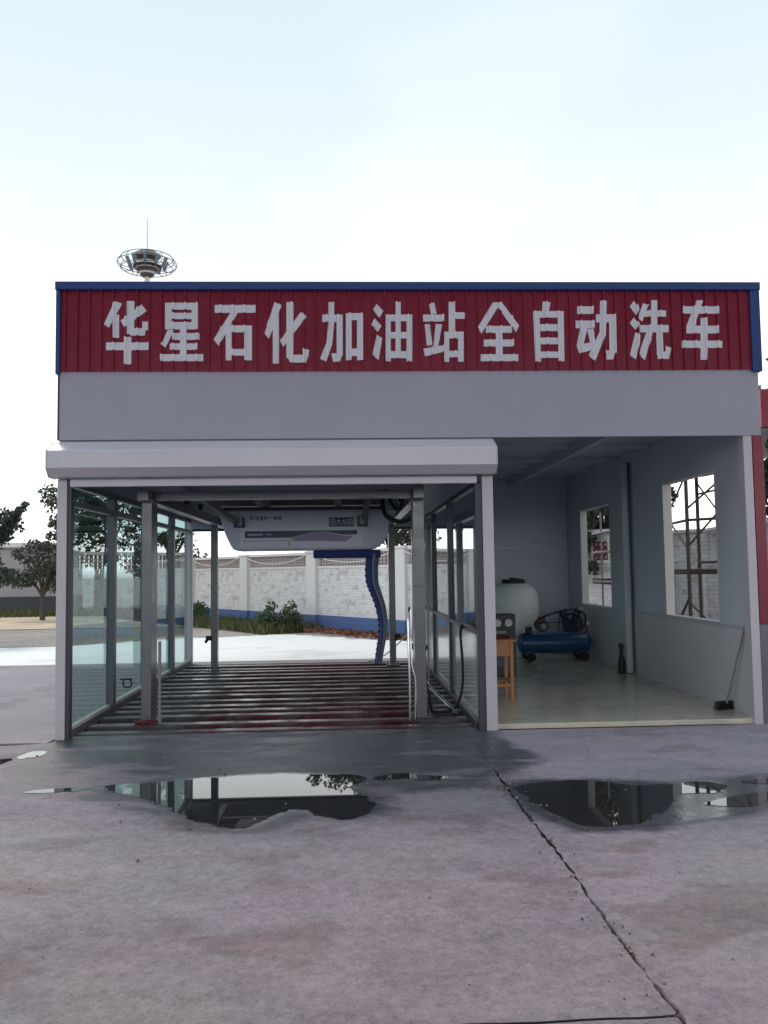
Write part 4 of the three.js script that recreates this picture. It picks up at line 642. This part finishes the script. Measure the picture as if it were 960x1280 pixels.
// ---------- communication mast far behind ----------
{
  const t = thing('communication_mast', 'slender communication mast with banded pod and ring antennas above roof', 'mast'); const mx = -7.13, mz = -35;
  const white = S({ color: lin(.58, .54, .54), roughness: .6 }), brown = S({ color: lin(.085, .055, .06), roughness: .6 }), met = S({ color: lin(.16, .19, .25), roughness: .5, metalness: .4 });
  mesh('pole', rod([mx, -.14, mz], [mx, 17.2, mz], .3, .13, 16), white, t);
  const bands = [[17.0, .18, 17.12, .30, 1], [17.12, .27, 17.25, .36, 0], [17.25, .33, 17.38, .46, 1], [17.38, .44, 17.5, .5, 0], [17.5, .56, 17.56, .58, 1], [17.56, .5, 17.68, .46, 0], [17.68, .36, 17.86, .34, 0], [17.86, .38, 17.94, .44, 1], [17.94, .40, 18.08, .48, 1], [18.08, .55, 18.16, .58, 0], [18.16, .58, 18.30, .40, 1]];
  for (const [y0, r0, y1, r1, c] of bands) mesh('pod_band', lathe([[0, y0], [r0 * 1.25, y0], [r1 * 1.25, y1], [0, y1]], 24).translate(mx, 0, mz), c ? brown : white, t);
  mesh('lightning_rod', rod([mx, 18.3, mz], [mx, 20.1, mz], .02, .01, 6), met, t);
  for (const [r, y] of [[1.5, 17.7], [1.3, 17.45], [1.3, 18.0]]) mesh('ring', new THREE.TorusGeometry(r, .022, 6, 48).rotateX(Math.PI / 2).translate(mx, y, mz), met, t);
  for (let i = 0; i < 10; i++) { const a = i * .6283 + .2, c = Math.cos(a), s = Math.sin(a); mesh('arm', tube([[mx + c * .45, 17.45, mz + s * .45], [mx + c * 1.3, 17.45, mz + s * 1.3], [mx + c * 1.5, 17.7, mz + s * 1.5], [mx + c * 1.3, 18.0, mz + s * 1.3]], .02, 16, 5), met, t); mesh('antenna', bx(-.09, .09, -.26, .26, -.06, .06, .02).rotateZ(-.35).rotateY(-a).translate(mx + c * .95, 17.72, mz + s * .95), met, t); }
}
// ---------- scaffold outside the near window ----------
{
  const t = thing('scaffold', 'rusty tube scaffold standing outside the near window', 'scaffold');
  const A = [8.45, -4.35], B = [8.92, -3.75], C2 = [8.98, -5.2], D = [8.62, -5.45], H = 3.25, r = .024;
  for (const p of [A, C2]) mesh('upright', rod([p[0], -.14, p[1]], [p[0], H, p[1]], r * 1.25), M.rust, t);
  for (const p of [B, D]) mesh('upright', rod([p[0], -.14, p[1]], [p[0], 1.62, p[1]], r), M.rust, t);
  const L = (p, y0, q, y1, k = 1) => mesh('brace', rod([p[0], y0, p[1]], [q[0], y1, q[1]], r * k, r * k, 7), M.rust, t);
  for (const y of [.65, 1.58, 1.62, 2.42]) { L(A, y, B, y); L(A, y, D, y); }
  L(C2, 1.75, B, 1.75); L(C2, 2.9, B, 2.9, .7); L(A, 2.6, B, 3.15, .7); L(A, 2.0, B, 2.75, .7); L(D, 2.4, A, 1.95, .7); L(D, 2.7, A, 3.15, .7); L(A, 1.2, D, .6, .8); L(A, 1.1, B, .4, .6); L(C2, 3.1, B, 2.2, .6);
  mesh('plank', slab([[8.3, -5.6], [9.15, -5.3], [9.3, -3.6], [8.5, -4.2]], 3.26, .05), M.rust, t);
}
{
  const t = thing('scaffold', 'light tube rack standing outside the far room window', 'scaffold'); const X = 8.0;
  for (const z of [-5.35, -7.5]) mesh('upright', rod([X, -.14, z], [X, 2.75, z], .02, .02, 8), M.galv, t);
  for (const y of [1.38, 1.45, 1.98, 2.36]) mesh('rail', rod([X, y, -8.1], [X, y, -4.9], y < 1.5 ? .026 : .02, y < 1.5 ? .026 : .02, 8), y < 1.5 ? M.rust : M.galv, t);
}
// ---------- red canopy edge at the right of the frame ----------
{
  const t = thing('station_canopy', 'red canopy edge just showing at the right photo edge', 'canopy');
  mesh('fascia', bx(9.56, 14.6, 3.86, 4.46, -4.2, -4.0), M.red, t); mesh('deck', bx(9.6, 14.6, 3.9, 4.4, -8.2, -4.21), M.coping, t);
  for (const x of [12.6, 14.3]) mesh('column', bx(x - .12, x + .12, -.14, 3.898, -4.9, -4.66, .01), M.trimw, t);
}
// ---------- unseen canopy added behind the camera to cut sky light on the whole front ----------
{
  const t = thing('added_shade_canopy', 'broad unseen canopy added to shade the forecourt and facade', 'canopy');
  mesh('soffit', bx(-9, 17, 6.3, 6.42, 4.6, 20), S({ color: lin(.62, .62, .64), roughness: .7, map: panelDirt }), t);
  mesh('fascia', [bx(-9.1, 17.1, 6.25, 7.1, 4.5, 4.599), bx(-9.1, -9.001, 6.25, 7.1, 4.6, 20), bx(17.001, 17.1, 6.25, 7.1, 4.6, 20), bx(-9.1, 17.1, 6.25, 7.1, 20.001, 20.1)], M.red, t);
  mesh('deck', bx(-9, 17, 6.9, 7.0, 4.6, 20), M.coping, t);
  for (const x of [-5, 13]) for (const z of [8, 16]) mesh('column', bx(x - .25, x + .25, 0, 6.299, z - .25, z + .25, .02), M.trimw, t);
}
renderer.render(scene, camera);
